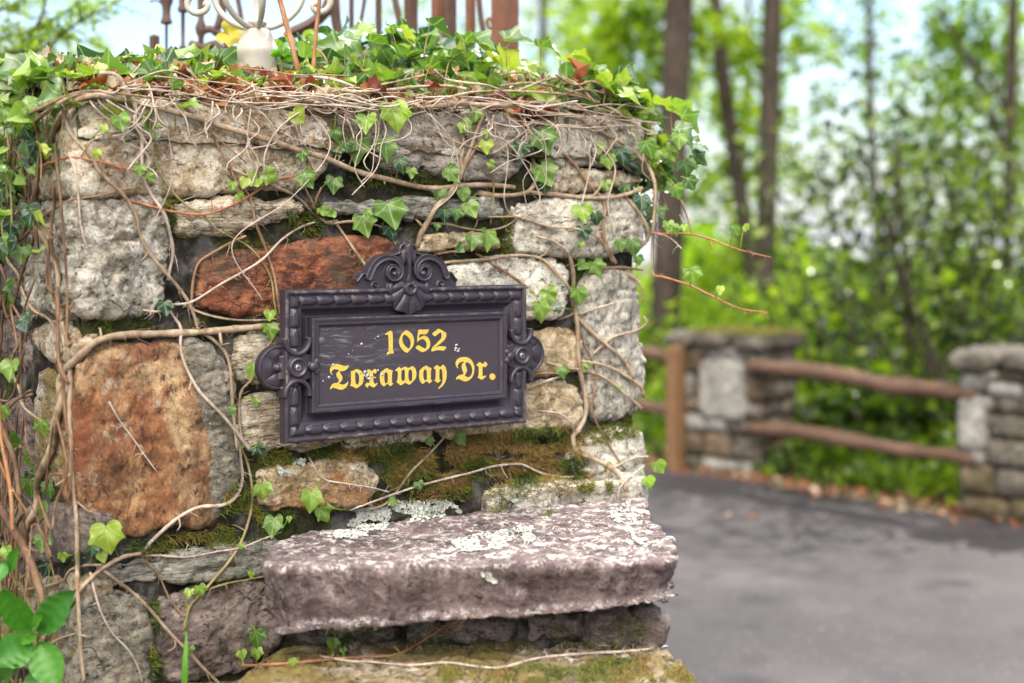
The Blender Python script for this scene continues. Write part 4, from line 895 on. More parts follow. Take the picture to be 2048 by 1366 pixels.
# label, path, start and end half-width in photo pixels, material
VT = [
 ('thickest pale vine sweeping from the top left corner down across the long tan stone', [(56,440),(62,427),(79,335),(103,273),(123,232),(147,204),(188,191),(239,198),(290,208),(342,222),(393,236),(444,253),(495,267),(547,284),(598,301),(649,316),(717,344),(776,359),(834,373),(881,377),(932,371),(991,371),(1030,375)], 7.5, 6, 'vine'),
 ('pale vine curling up in a hook right of the purple grey stone', [(955,385),(991,391),(1030,390),(1057,383),(1071,363),(1070,344),(1064,305),(1061,266),(1066,240)], 6, 4, 'vine'),
 ('horizontal brown vine under the right top stones, over the dark gap', [(1045,388),(1061,385),(1108,389),(1166,395),(1225,395),(1262,386),(1285,376)], 5.5, 4.5, 'vine'),
 ('long vertical stem hanging down the left corner from the top bend', [(56,440),(92,484),(109,512),(117,552),(117,605),(125,645),(136,695),(141,748),(140,821),(143,900),(146,963),(153,1039),(155,1114),(155,1171),(159,1247),(162,1303),(168,1362)], 6, 4.5, 'vine'),
 ('thick smooth brown vine running level under the big grey stone to the sign', [(106,890),(113,839),(124,795),(119,765),(135,737),(161,711),(190,685),(227,673),(274,669),(329,667),(384,665),(439,661),(494,656),(540,652),(600,650)], 10, 6.5, 'vine'),
 ('gnarled thick stem at the foot of the left corner beside the orange stone', [(108,880),(102,899),(85,940),(76,962),(72,1016),(57,1046),(45,1077)], 9.5, 8, 'vine'),
 ('slim vertical vine arching over the top edge and crossing the long tan stone', [(200,146),(232,150),(253,181),(270,212),(275,239),(284,273),(284,308),(287,355),(304,390),(328,427),(338,458),(346,502),(340,539),(336,560)], 4.5, 3.5, 'vinepale'),
 ('vine curving from the top left bend down over the big grey stone', [(130,206),(130,230),(140,263),(161,290),(185,314),(198,342),(222,366),(243,386),(262,410),(273,435),(282,473),(304,513),(329,543),(351,568),(373,598),(388,630),(398,660),(421,675),(450,704),(460,735),(463,766),(465,803),(470,858),(474,900)], 4.5, 3.5, 'vine'),
 ('curved vine bending round the lower right of the orange stone', [(472,850),(480,910),(484,963),(468,997),(442,1011),(400,1014),(363,1031),(329,1058),(302,1084),(280,1109)], 4.5, 4, 'vinepale'),
 ('vine running down left from the foot of the orange stone to the broad leaves', [(282,1107),(246,1114),(212,1133),(174,1164),(140,1209),(102,1258),(79,1296),(68,1334),(55,1370)], 4.5, 4.5, 'vine'),
 ('straight pale vine slanting down right over the bottom left stones', [(204,1139),(242,1167),(280,1198),(314,1235),(340,1266),(374,1300),(408,1337),(440,1368)], 4.2, 3.5, 'vine'),
 ('vine climbing from the dark purple stone up past the grey slate', [(368,1260),(373,1235),(382,1209),(408,1182),(427,1160),(453,1130),(476,1096),(491,1062),(502,1020),(504,975),(495,926),(484,899),(472,858)], 4, 3, 'vinegreen'),
 ('short side stem over the dark purple stone reaching the slab', [(408,1182),(453,1167),(491,1160),(536,1151)], 2.8, 2, 'vinegreen'),
 ('pale twig lying along the top of the grey slate to the slab', [(280,1111),(321,1111),(359,1114),(397,1111),(434,1103),(480,1096),(521,1080),(562,1064)], 2.6, 1.8, 'vinepale'),
 ('thin stem trailing down the bottom left stone', [(181,1145),(189,1182),(204,1228),(227,1269),(257,1300),(276,1334),(285,1366)], 2.6, 2.2, 'vinepale'),
 ('brown twig dropping over the slate to the dark purple stone', [(283,1114),(314,1145),(329,1175),(344,1205),(370,1235)], 2.8, 2, 'vinebrown'),
 ('long pale diagonal vine crossing the red stone', [(630,444),(600,455),(564,479),(527,517),(494,539),(439,570),(395,598),(373,607),(344,610),(315,623),(286,620)], 2.6, 3.0, 'vinepale'),
 ('forked brown vine on the mortar left of the red stone', [(492,472),(468,482),(432,502),(399,524),(388,554),(384,590),(384,620),(397,653)], 3, 4, 'vinebrown'),
 ('brown stem hanging over the red stone to the sign corner', [(424,267),(441,301),(458,328),(472,362),(499,393),(512,448),(527,484),(538,517),(549,554),(556,601),(562,634)], 2.6, 3.6, 'vinebrown'),
 ('stem lying level along the joint under the red stone', [(366,609),(395,623),(432,634),(476,640),(531,640),(566,636)], 3, 2.4, 'vine'),
 ('pale wavy vine falling over the right side of the orange stone', [(340,622),(352,640),(362,656),(361,693),(370,729),(395,777),(421,806),(450,836),(476,869),(500,900)], 3, 4.5, 'vinepale'),
 ('thin bleached stalk across the middle of the orange stone', [(218,803),(238,839),(264,874),(287,907),(314,944)], 2, 1.4, 'vinepale'),
 ('reddish brown cane rising from the left edge under the long tan stone', [(-10,520),(0,512),(40,480),(72,448),(105,420),(145,400),(200,391),(240,380),(270,376)], 4, 2.5, 'vinebrown'),
 ('yellow brown stem arching over the left end of the long tan stone', [(-6,402),(27,369),(62,342),(103,325),(144,314),(178,320),(219,328),(256,338),(291,352)], 3.2, 2.2, 'vinered'),
 ('orange red shoot curving along the dark gap to the pale leaves', [(240,398),(267,403),(308,414),(349,424),(403,429),(444,419),(485,400),(513,383),(547,362),(590,352)], 2.8, 2.4, 'vinered'),
 ('bleached stick standing on the big grey stone', [(138,305),(150,342),(157,393),(161,444),(171,492)], 3.2, 2, 'vinepale'),
 ('greenish vine running from the top stone across the cream stone to the red one', [(299,215),(303,290),(318,342),(342,379),(369,407),(403,427),(410,433),(439,462),(490,488),(520,517),(542,557),(549,605),(556,640)], 2.6, 2.2, 'vinegreen'),
 ('slender stem slanting over the middle of the long tan stone', [(370,215),(410,253),(444,284),(470,306),(494,327)], 2.6, 1.4, 'vinebrown'),
 ('thin wandering stem right of centre on the long tan stone', [(460,180),(470,202),(489,232),(499,273),(506,312),(508,345)], 2.2, 1.6, 'vine'),
 ('thin stem near the right end of the long tan stone', [(545,200),(564,229),(588,260),(603,295),(626,340)], 2.2, 1.5, 'vinebrown'),
 ('knotty brown vine between the pale leaves and the mossy gap', [(452,332),(496,352),(547,372),(582,387),(606,404),(625,426),(644,440),(661,447),(700,443),(735,447)], 3.6, 3.4, 'vine'),
 ('forked twig standing up in the mossy gap under the long tan stone', [(608,372),(627,411),(637,436)], 3, 3, 'vinebrown'),
 ('short twig leaning right over the mossy gap', [(643,375),(630,406),(634,432)], 2.6, 3, 'vinebrown'),
 ('stout grey stem climbing from the sign crest to the purple grey stone', [(834,494),(843,465),(856,443),(873,414),(897,391),(915,362),(926,340),(940,300),(952,266),(962,240),(970,222)], 7, 4, 'vine'),
 ('left fork of the stout stem on the purple grey stone', [(926,342),(922,320),(928,289),(921,254),(924,228)], 4.5, 3, 'vine'),
 ('right fork of the stout stem on the purple grey stone', [(930,330),(948,300),(967,278),(980,255),(988,230)], 4.2, 2.8, 'vine'),
 ('thin stem running level above the small ochre stone', [(854,447),(897,449),(932,457),(971,461),(1010,453),(1041,434),(1077,426)], 3, 1.8, 'vine'),
 ('thin wavy stem over the speckled granite stone', [(975,434),(1030,434),(1061,441),(1100,453),(1147,457),(1180,466),(1205,484),(1225,523)], 2.2, 3, 'vine'),
 ('reddish brown vine falling from the top right over the speckled granite', [(1125,304),(1152,332),(1168,356),(1187,380),(1206,399),(1210,424),(1205,448),(1207,475),(1217,500),(1231,527)], 3, 4.5, 'vinebrown'),
 ('long smooth vine arching over the top right corner and hanging past the edge', [(850,213),(881,211),(932,208),(991,211),(1049,211),(1093,226),(1136,231),(1168,242),(1193,258),(1212,269),(1239,283),(1266,302),(1288,323),(1301,340),(1309,364),(1311,394),(1308,435),(1305,475),(1304,519),(1304,539),(1308,553)], 6, 3, 'vine'),
 ('red tipped tendril reaching out lowest over the driveway', [(1306,552),(1330,555),(1380,571),(1430,595),(1480,617),(1535,625)], 2.6, 1.2, 'vinered'),
 ('upper red brown tendril pointing right towards the tree trunk', [(1301,467),(1331,468),(1377,468),(1420,478),(1480,500),(1542,515)], 2.4, 1.3, 'vinered'),
 ('short bleached twig beside the upper tendril', [(1312,467),(1339,475),(1363,497)], 1.8, 1.2, 'vinepale'),
 ('second arched vine inside the top right corner bend', [(1150,206),(1163,215),(1179,229),(1201,245),(1214,267),(1224,299)], 3, 4.2, 'vine'),
 ('curved vine along the right edge of the speckled granite', [(1250,394),(1266,410),(1285,437),(1297,464),(1294,480),(1280,494),(1268,500)], 4.2, 4.8, 'vine'),
 ('slim stem leaning behind the hanging leaves at the right', [(1361,399),(1372,426),(1383,467)], 2, 1.8, 'vinebrown'),
 ('main vine climbing the joint left of the tall upright stone', [(1131,498),(1141,518),(1147,551),(1146,583),(1149,611),(1155,651),(1157,712),(1163,756),(1171,792),(1171,829),(1155,861),(1146,872),(1151,901),(1175,913),(1211,929),(1239,950),(1252,980)], 4.5, 6.5, 'vine'),
 ('thin stem dropping from the granite ledge right of the sign', [(1074,472),(1098,480),(1110,484),(1131,500)], 2.4, 3, 'vine'),
 ('long vine running from the sign crest to the tall upright stone', [(880,528),(900,524),(960,520),(1020,512),(1060,512),(1090,522),(1114,547),(1139,579),(1147,619)], 3.6, 4, 'vine'),
 ('vine slanting down right over the tall upright stone, topmost of its diagonals', [(1155,635),(1183,664),(1211,688),(1239,712),(1258,738),(1266,758)], 4.2, 4, 'vine'),
 ('middle diagonal vine on the tall upright stone bending down at the edge', [(1160,722),(1199,728),(1231,740),(1264,760),(1282,776),(1288,794)], 3.6, 4.4, 'vine'),
 ('lowest diagonal vine on the tall upright stone', [(1165,740),(1203,752),(1231,772),(1260,796),(1284,817)], 3, 3.4, 'vine'),
 ('vine rising right across the middle of the tall upright stone', [(1187,708),(1203,692),(1231,672),(1264,664),(1284,655),(1294,643),(1288,633)], 3.2, 2.4, 'vine'),
 ('thin wandering stem down the left of the tall upright stone', [(1147,607),(1153,651),(1167,684),(1183,716),(1191,748),(1189,780),(1183,813),(1191,841),(1207,873),(1227,905),(1251,940)], 2.4, 2.4, 'vinebrown'),
 ('short broken twig on the upper part of the tall upright stone', [(1160,628),(1191,617),(1215,610),(1235,603)], 2.8, 1.6, 'vinepale'),
 ('purple brown twig across the top of the tall upright stone', [(1205,537),(1243,535),(1286,540)], 4, 2.6, 'vinebrown'),
 ('vine curling down the outer edge of the tall upright stone', [(1243,535),(1252,545),(1276,563),(1287,591),(1284,605)], 3.6, 2, 'vine'),
 ('long pale stem lying along the mossy ledge under the sign', [(700,1020),(755,1000),(824,976),(893,957),(939,946),(985,933),(1031,928),(1050,931),(1082,946),(1123,954),(1163,952),(1199,944),(1231,933),(1264,917),(1296,913)], 2.6, 2.6, 'vinepale'),
 ('straight brown stem dropping from under the sign to the slab', [(900,862),(861,905),(820,946),(787,992),(765,1011),(728,1022)], 2.2, 3.2, 'vine'),
 ('thin twig over the brown ochre stone left of the moss', [(618,914),(645,956),(691,967),(737,974),(778,984)], 2.4, 1.8, 'vinepale'),
 ('long white stem lying on the lower mossy slab', [(640,1312),(700,1322),(737,1323),(820,1330),(893,1325),(962,1334),(1008,1334),(1077,1316),(1168,1307),(1260,1302),(1334,1293)], 2.2, 3.4, 'vinepale'),
 ('orange brown stem slanting under the front edge of the upper slab', [(939,1231),(884,1258),(838,1286),(792,1309),(732,1313),(664,1318),(572,1327),(480,1332)], 2.4, 3.2, 'cane'),
 ('grey vine winding down the left side of the big grey stone', [(10,505),(18,525),(36,548),(48,589),(68,621),(97,637),(113,665),(124,700),(133,725)], 3.8, 3.4, 'vine'),
 ('lower left winding vine ending by a pair of small green leaves', [(72,629),(51,649),(37,689),(27,711),(27,748),(40,781),(48,814),(84,843)], 3.6, 3.2, 'vine'),
 ('bundle stem rising from the left edge to the top bend', [(-12,302),(0,297),(51,260),(96,222),(137,195),(171,187),(230,186)], 5, 3.5, 'vine'),
 ('second bundle stem just above the first at the top left', [(-12,268),(0,263),(44,236),(89,212),(130,193),(180,182),(260,190),(350,200)], 4, 2.6, 'vinebrown'),
 ('thin horizontal root stem low at the left edge', [(-10,1178),(49,1179),(98,1171),(128,1160),(140,1141),(174,1130),(212,1130)], 3.6, 3, 'vine'),
 ('hanging thin stem left of the thick corner stem', [(66,262),(64,330),(62,380),(48,410),(18,440),(-8,462)], 2.6, 2.4, 'vinepale'),
 ('thin dry stem crossing the broad leaves at the lower left', [(64,1050),(57,1133),(49,1209),(45,1303),(30,1368)], 1.8, 1.5, 'vinebrown'),
 ('short stem at the bottom left joining the long corner stem', [(68,1330),(79,1311),(113,1281),(151,1267)], 3.2, 2.4, 'vine'),
 ('thin stem hanging straight over the top right stone', [(1135,195),(1136,254),(1132,300),(1131,334)], 1.6, 1.2, 'root'),
 ('slim stem rising right over the purple grey stone to the top edge', [(870,262),(900,280),(952,297),(983,307),(1014,289),(1053,262),(1096,234),(1120,222)], 2.4, 3.2, 'vine'),
 ('thin green brown stem hanging below the hooked vine', [(975,318),(985,352),(987,391),(981,449)], 2.2, 1.6, 'vinegreen'),
 ('stem slanting from the joint to the red stone above the sign', [(674,449),(698,484),(725,523),(742,542)], 3.6, 3.6, 'vine'),
 ('pale twig dropping from the two bright leaves to the sign crest', [(735,447),(765,455),(785,478),(800,500)], 2, 2.2, 'vinepale'),
 ('purple brown stem slanting down to the top right corner of the sign', [(950,506),(996,534),(1032,558),(1056,576)], 3.2, 3.6, 'vinebrown'),
 ('purple tinted twig right of the sign crest', [(868,508),(900,504),(930,500),(952,497)], 3, 2, 'vinebrown'),
 ('pale straight stem right of the sign, lowest of three', [(1056,777),(1092,762),(1125,752)], 2.4, 2.6, 'vinepale'),
 ('brown stem right of the sign, middle one of three', [(1056,750),(1092,746),(1122,748)], 2.2, 2, 'vinebrown'),
 ('stem right of the sign lug running to the joint, uppermost of three', [(1092,724),(1125,734),(1160,740)], 2.6, 3, 'vine'),
 ('pale crooked twig under the ochre stones at the right', [(1078,821),(1120,828),(1143,846),(1147,862)], 1.8, 2.4, 'vinepale'),
 ('slim stem left of the sign passing the pale streaked stones', [(549,671),(527,707),(507,755),(482,784),(478,839),(483,876)], 3, 3, 'vine'),
 ('pale twig arching from the tall stone foot to the right edge', [(1236,1000),(1240,975),(1264,950),(1290,930)], 2, 1.5, 'vinepale'),
]
for v in VT:
    Dv = None; lab, pts, r0, r1, mt = v
    if 'tendril' in lab or 'beside the upper' in lab: Dv = [2.555, 2.50, 2.44]
    if 'behind the hanging' in lab: Dv = [2.6, 2.6]
    if 'crossing the broad' in lab: Dv = [1.93, 1.9]
    vine(lab, pts, r0, r1, mt, Dv)

# tangle of stems running along the top edge of the pillar
def top_stem(label, pts, r0, r1, mat, Dv=None): 
    Dv = Dv or [face(min(max(p[0], 150), 1283), p[1], rng.uniform(-.05, .03))[1] for p in pts]; return vine(label, pts, r0, r1, mat, Dv, group='bare ivy stems lying along the top edge')
TT = [
 ([(596,152),(659,158),(698,170),(730,186)], 4), ([(659,178),(717,184),(776,180),(834,174),(893,172),(932,178)], 4.2), ([(560,203),(600,202),(678,200),(737,195),(803,191)], 4.4),
 ([(560,212),(600,213),(659,222),(756,218),(800,200),(860,186)], 3.6), ([(717,250),(787,240),(819,227),(854,207),(912,191),(952,184),(1010,182),(1069,184),(1147,191),(1200,205)], 3.2),
 ([(1035,182),(1060,172),(1108,156),(1147,164),(1174,188),(1190,205)], 3.2), ([(870,140),(890,158),(930,165),(980,172),(1020,190)], 2.6), ([(640,190),(700,176),(740,182),(790,196),(830,212)], 2.6),
 ([(380,200),(440,196),(500,206),(560,207),(640,205)], 3.4), ([(330,190),(400,190),(470,200),(540,196),(620,190)], 2.6), ([(445,145),(480,160),(505,172),(514,196)], 3), ([(490,138),(540,142),(590,150),(640,150),(700,152)], 2),
 ([(930,200),(990,190),(1060,200),(1110,196),(1160,180),(1210,186)], 3), ([(1000,172),(1060,166),(1120,176),(1180,196),(1230,215),(1262,240)], 3), ([(1100,205),(1160,200),(1220,216),(1250,236),(1268,262)], 3.4), ([(960,214),(1020,204),(1080,206),(1140,214),(1190,226)], 2.6),
 ([(1050,224),(1110,214),(1170,222),(1230,236),(1276,250)], 2.6), ([(1230,176),(1262,196),(1292,206),(1312,232)], 3), ([(1000,150),(1040,146),(1085,160),(1102,140)], 2), ([(760,170),(800,162),(850,150)], 2.8), ([(480,190),(520,182),(560,190),(600,186)], 2.2), ([(1112,150),(1150,170),(1190,164),(1230,196)], 2.6)]
where = ['short bare stem right of the tall canes', 'thick level stem in front of the dead red leaf', 'level stem above the right end of the long tan stone', 'wavy stem under the two level ones', 'longest slim stem rising right along the top edge', 'arched stem above the right top stone', 'short stem curving down behind the tangle', 'crossing stem in the middle of the tangle',
 'level stem left of the tall canes', 'thin level stem on the left half of the edge', 'hooked stem beside the white lamp foot', 'thin red brown stem passing the tall canes', 'wavy stem at the right end of the tangle', 'stem dropping towards the right corner', 'stem bending over the right corner', 'thin stem under the right tangle', 'lowest thin stem over the right top stone', 'outermost stem under the big right leaves', 'small curled stem among the lime leaves', 'pale stick above the purple grey stone', 'little stem by the orange dead leaves', 'stem crossing the dead leaf at the right']
for (pts, r), w in zip(TT, where): top_stem('bare ivy stem: ' + w, pts, r, r * .75, random.choice(['vine', 'vine', 'vinepale', 'vinebrown']))
tag(vine('tall reddish brown bare cane in front of the white lamp foot', [(556,-30),(560,0),(578,68),(598,147),(606,190)], 6, 6, 'cane', [2.33, 2.30], 'tall bare canes', name='bare_cane', hairs=.1))
tag(vine('tall thin brown bare cane right of the white lamp foot', [(640,-30),(639,0),(632,68),(625,154),(622,190)], 4.5, 5, 'cane', [2.36, 2.33], 'tall bare canes', name='bare_cane', hairs=.1))

# leaves on the front, read off the photograph: x, y, width, tint, tip direction (degrees from down, + to the right), kind
LV = [
 (241,244,36,.7,10,0),(207,257,20,.95,0,0),(319,250,14,.8,40,1),(193,308,22,1,-10,0),(92,308,24,1,0,0),(280,340,24,.7,10,0),(300,356,24,.7,40,0),(505,362,36,.85,-60,0),(489,365,26,.9,-30,1),(540,352,34,.8,50,0),(465,372,20,.8,0,1),(480,393,22,.9,50,1),(605,310,24,.65,0,0),(615,359,38,.62,20,0),(668,369,36,.6,-20,0),(595,232,36,.9,50,1),(650,424,22,.8,60,1),(664,426,20,.8,-60,1),(672,270,30,.6,10,0),(690,292,30,.55,10,0),(677,303,26,.45,0,0),
 (790,232,62,.82,15,0),(733,246,42,.85,-20,0),(714,297,58,.6,0,0),(772,297,50,.62,10,0),(803,330,32,.25,10,0),(823,346,24,.7,0,0),(905,350,40,.62,50,0),(878,387,30,.55,-10,0),(932,254,32,.85,20,0),(950,230,26,.8,0,0),(973,293,30,.95,-10,0),(971,269,18,.8,0,0),(983,330,20,.8,30,0),(926,387,30,.7,0,1),(942,418,38,.72,30,1),(889,430,28,.25,0,0),(914,428,26,.5,0,0),(782,428,60,.68,15,0),(729,449,50,.66,0,0),(735,428,20,.7,0,0),(783,464,34,.2,10,0),(643,422,20,.8,30,1),(1088,281,54,.62,20,0),(1041,301,38,.12,-20,0),(1090,348,54,.66,10,0),(1090,372,28,.2,0,0),(973,480,46,.72,0,0),(944,484,34,.62,-20,0),(920,496,24,.45,-50,1),(875,453,16,.6,0,0),(1213,371,24,.75,0,0),(1166,426,38,.88,10,0),(1193,437,28,.22,20,0),(1168,465,32,.15,10,0),(1266,494,38,.6,0,1),(1240,490,28,.62,0,1),(1162,490,14,.8,0,0),(1198,295,22,.9,0,0),(1217,324,30,.85,10,0),(1244,312,38,.18,10,0),(1256,336,40,.05,10,0),(1248,379,30,.35,0,0),(1297,297,42,.5,10,0),(1283,406,36,.2,0,0),(1342,308,32,.72,20,0),(1315,312,26,.75,-10,0),(1372,336,38,.5,20,0),(1354,383,32,.62,20,0),(1381,367,30,.35,30,0),(1358,281,34,.62,0,0),
 (540,630,24,.85,0,1),(540,662,34,.72,10,0),(506,740,32,.8,-20,1),(512,804,18,.65,0,0),(518,900,28,.15,20,0),(860,884,18,.6,0,0),(922,878,30,.55,30,1),(1100,590,36,.72,20,0),(1082,622,44,.78,20,0),(1157,590,38,.75,20,0),(1193,536,36,.72,10,0),(1165,530,28,.62,-50,1),(1276,520,22,.6,0,0),(1125,744,26,.6,10,0),(1167,735,20,.7,0,0),(1181,727,12,.9,0,1),(1238,774,9,.9,0,1),(1118,620,14,.3,0,1),
 (1213,932,20,.85,0,1),(1318,933,32,.72,40,1),(1297,964,28,.85,10,1),(331,616,32,.1,10,0),(22,601,32,.6,10,0),(22,470,34,.65,-10,0),(20,430,30,.7,0,0),(84,852,30,.65,0,0),(99,864,26,.62,20,0),(29,762,20,.6,0,0),(463,821,20,.6,10,0),(215,1075,64,.88,0,0),(204,1114,24,.9,10,1),(184,1102,26,.2,-10,0),(155,1118,30,.12,10,0),(125,1114,20,.8,0,0),(94,1137,36,.08,-20,0),(62,973,40,.62,0,0),(100,978,34,.6,10,0),(91,1024,38,.7,-30,0),(58,952,22,.15,0,0),(525,982,36,.8,0,0),(546,1052,44,.58,-20,0),(578,1038,14,.8,0,1),(502,1148,14,.8,0,1),(401,1180,26,.82,20,0),(378,1186,20,.82,-20,0),(382,1300,16,.7,0,1),(480,893,20,.85,0,1),(482,1092,12,.9,0,1),(514,1277,40,.5,0,0),(484,1309,22,.85,0,1),(514,1307,26,.8,0,0),(585,1324,18,.8,0,1),(622,1000,46,.82,-10,0),(646,1026,40,.8,40,0),(838,971,20,.5,0,0),(785,1003,22,.6,-60,1),(666,1288,28,.82,0,1),(686,1301,14,.8,0,1),(1311,1240,26,.7,30,1),
 (1336,453,26,.8,-10,0),(1350,460,26,.72,20,0),(1470,460,24,.6,40,1),(1492,455,18,.85,70,1),(1385,550,36,.72,10,0),(1440,580,20,.95,0,1),(1368,455,16,.8,0,1),
 (40,230,48,.8,-60,1),(62,262,42,.62,-30,0),(100,255,36,.6,40,0),(88,285,36,.55,0,0),(112,300,32,.4,0,0),(30,330,44,.58,-20,0),(12,350,34,.5,0,0),(45,356,34,.55,10,0),(20,290,34,.6,0,0),(70,330,30,.4,10,0),(110,330,22,.4,20,0),(8,230,30,.6,0,0),(5,300,36,.5,10,0),(60,225,30,.7,30,1),
]
VP = [(t, P, mt) for t, P, mt in VINES]
lmb = {}; pmb = {}
def px_of(P): d = P - CAM; return np.c_[CX + FPX * d[:, 0] / d[:, 1], HY - FPX * d[:, 2] / d[:, 1]]
VPX = [px_of(P) for _, P, _ in VP]
for (px, py, w, ti, ang, kd) in LV:
    h, nn = hit(px, py)
    if px > 1292 or h is None: pos = free(px, py, 2.52 + rng.uniform(-.05, .05) if px > 1000 else 2.0); nn = NX
    else: pos = h
    if 'x' and 1330 < px and py > 430: pos = free(px, py, 2.49)
    size = w * pos[1] / FPX * .92; toc = unit(CAM - pos)
    n3 = unit(NX * .35 + toc * .9 + UP * rng.uniform(.05, .45) + rng.normal(size=3) * .22)
    a = R(ang + rng.uniform(-12, 12)); dn = unit(-UP * math.cos(a) + UX * math.sin(a) + NX * rng.uniform(.0, .3))
    if w > 30 and py < 500 and px < 1250: dn = unit(dn + NX * .15)
    best = min(range(len(VP)), key=lambda i: np.min(np.hypot(VPX[i][:, 0] - px, VPX[i][:, 1] - py)))
    lb = lmb.setdefault(best, MB()); pb = pmb.setdefault(best, MB())
    base = pos + toc * (.018 + size * .12) - dn * size * .38
    near = VP[best][1][np.argmin(np.hypot(VPX[best][:, 0] - px, VPX[best][:, 1] - py))]
    root = near if np.linalg.norm(near - base) < .09 else base - n3 * .02 - dn * .015 + rng.normal(size=3) * .006
    add_leaf(lb, base, size, dn, n3, ti, kd, petiole=root, pmb=pb)
for i, m in list(pmb.items()):
    if len(m.V) <= 5: lmb[i].add(*m.arrays(), tint=.85, uv=np.full((m.n, 3), 5.0)); del pmb[i]
for i, m in lmb.items(): m.build('leaves', M['ivy'], VP[i][0])
for i, m in pmb.items(): m.build('leaf_stalks', M['vinegreen'], VP[i][0])
# ------------------------------------------------------------------ top of the pillar: litter, ivy carpet, lamp foot, gate
def mound(s, d):
    """height of the litter over the pillar top; s along the face, d back from it"""
    return .004 + .062 * np.clip(d / .16, 0, 1) ** .8 + .05 * np.clip((s - .35) / .5, 0, 1) * np.clip(d / .3, 0, 1) * np.clip((1.08 - s) / .18, 0, 1) - .03 * np.clip((s - W + .08) / .08, 0, 1)
TZ = 1.695
def mpos(s, d): return C0 + UX * s - NX * d + UP * (TZ + mound(s, d))
nu, nv = 180, 90; a, b_ = np.meshgrid(np.linspace(.0, W + .02, nu), np.linspace(-.012, .62, nv)); a, b_ = a.ravel(), b_.ravel()
P = C0 + a[:, None] * UX - b_[:, None] * NX; P[:, 2] = TZ + mound(a, np.maximum(b_, 0)) + .006 * fbm(P, .03, 5, 4) - np.where(b_ < -.004, .045, 0) - .012
i = (np.arange(nv - 1)[:, None] * nu + np.arange(nu - 1)[None, :]).ravel(); lit = MB(); lit.add(P, np.stack([i, i + 1, i + nu + 1, i + nu], 1))
tag(lit.build('soil', M['ground']), None, None, None, 'stuff')
dry = MB()
for k in range(1300):
    s = rng.uniform(.0, W); d = abs(rng.normal(0, .10)) + .0
    p = mpos(s, d) + UP * rng.uniform(.002, .016); 
    c = rng.choice([.02, .3, .4, .6, .8, .95, 1.0], p=[.12, .18, .18, .14, .12, .13, .13])
    add_leaf(dry, p, rng.uniform(.008, .026), unit(rng.normal(size=3) * np.array([1, 1, .5])), unit(UP + NX * .5 + rng.normal(size=3) * .6), c, 0, fold=rng.uniform(.2, 1.1), droop=rng.uniform(-.8, .9))
dry.add(*tube(mpos(.1, .02)[None] + np.array([[0, 0, 0], [.02, 0, .004]]), .0008, 4))
for k in range(420):     # dry bits of stem in the litter
    s = rng.uniform(.02, W); p = mpos(s, abs(rng.normal(0, .05))) + UP * rng.uniform(0, .012); dv = unit(UX * rng.normal() + NX * rng.normal() * .5 + UP * rng.normal() * .25) * rng.uniform(.01, .06)
    dry.add(*tube(catmull(np.array([p, p + dv * .5 + rng.normal(size=3) * .003, p + dv]), .01), rng.uniform(.0006, .0016), 5), tint=rng.choice([.6, .8, 1.0]))
tag(dry.build('leaf_litter', M['dry']), 'red, orange and bleached dead leaves and twig bits along the pillar top', 'leaf litter', None, 'stuff')
for lab, px, py, t0, s in (('crimson dead leaf lying in the middle of the stem tangle', 745, 182, .0, .046), ('crimson dead leaf right of the middle of the tangle', 860, 176, .0, .032), ('orange dead oak leaf under the tall brown canes', 575, 172, .33, .040), ('orange dead leaf between the two tall canes', 612, 168, .3, .034), ('curled brown dead leaf by the white lamp foot', 452, 172, .5, .04), ('orange dead leaf among the right hand stems', 1160, 170, .32, .045), ('upright rust coloured dead leaf at the top right', 1150, 150, .3, .05)):
    m = MB(); p = face(px, py, -.02); add_leaf(m, p, s * .68, unit(UX * rng.normal() + UP * .3), unit(NX * .5 + UP + rng.normal(size=3) * .3), t0, 0, fold=1.0, droop=.8); tag(m.build('dead_leaf', M['dry']), lab, 'dead leaf', 'fallen leaves on the pillar top')

carp = MB(); stalk = MB()
def carpet_leaf(p, size, ti, up=.75, tilt=.5):
    q = px_of(p[None])[0]
    if 448 < q[0] < 572 and 40 < q[1] < 168 and p[1] < 2.5: return      # keep the lamp foot clear of leaves
    base = p; out = unit(np.array([rng.normal() * .8, -abs(rng.normal()) * .6, rng.uniform(-.45, .35)])); n3 = unit(UP * up + rng.normal(size=3) * tilt + NX * .25 )
    root = base - UP * rng.uniform(.02, .06) + rng.normal(size=3) * .01
    add_leaf(carp, base, size, out, n3, ti, 0 if rng.random() < .75 else 1, petiole=root, pmb=stalk, pr=.0008)
def ridge(s):   # how far the leaves stand above the pillar top, back from the edge
    return np.interp(s, [-.3, 0, .12, .25, .38, .5, .62, .75, .9, 1.0, 1.12], [.015, .025, .035, .045, .075, .10, .125, .125, .10, .06, .01])
for k in range(900):
    s = rng.uniform(-.02, W + .03); d = rng.uniform(.06, .55) if s < .80 * W else rng.uniform(.02, .55)
    f = np.clip((d - .06) / .24, .15, 1); p = C0 + UX * s - NX * d + UP * (TZ + .02 + mound(s, d) * .5 + ridge(s) * f * rng.uniform(.15, 1.0) ** .7)
    ti = rng.choice([.2, .35, .5, .62, .8, .95], p=[.10, .15, .22, .24, .17, .12])
    carpet_leaf(p, rng.uniform(.030, .060), ti)
for k in range(60):      # scattered small leaves coming through the bare front band
    s = rng.uniform(.02, W); p = mpos(s, rng.uniform(.0, .1)) + UP * rng.uniform(.01, .04); carpet_leaf(p, rng.uniform(.010, .022), rng.choice([.6, .8, .95]))
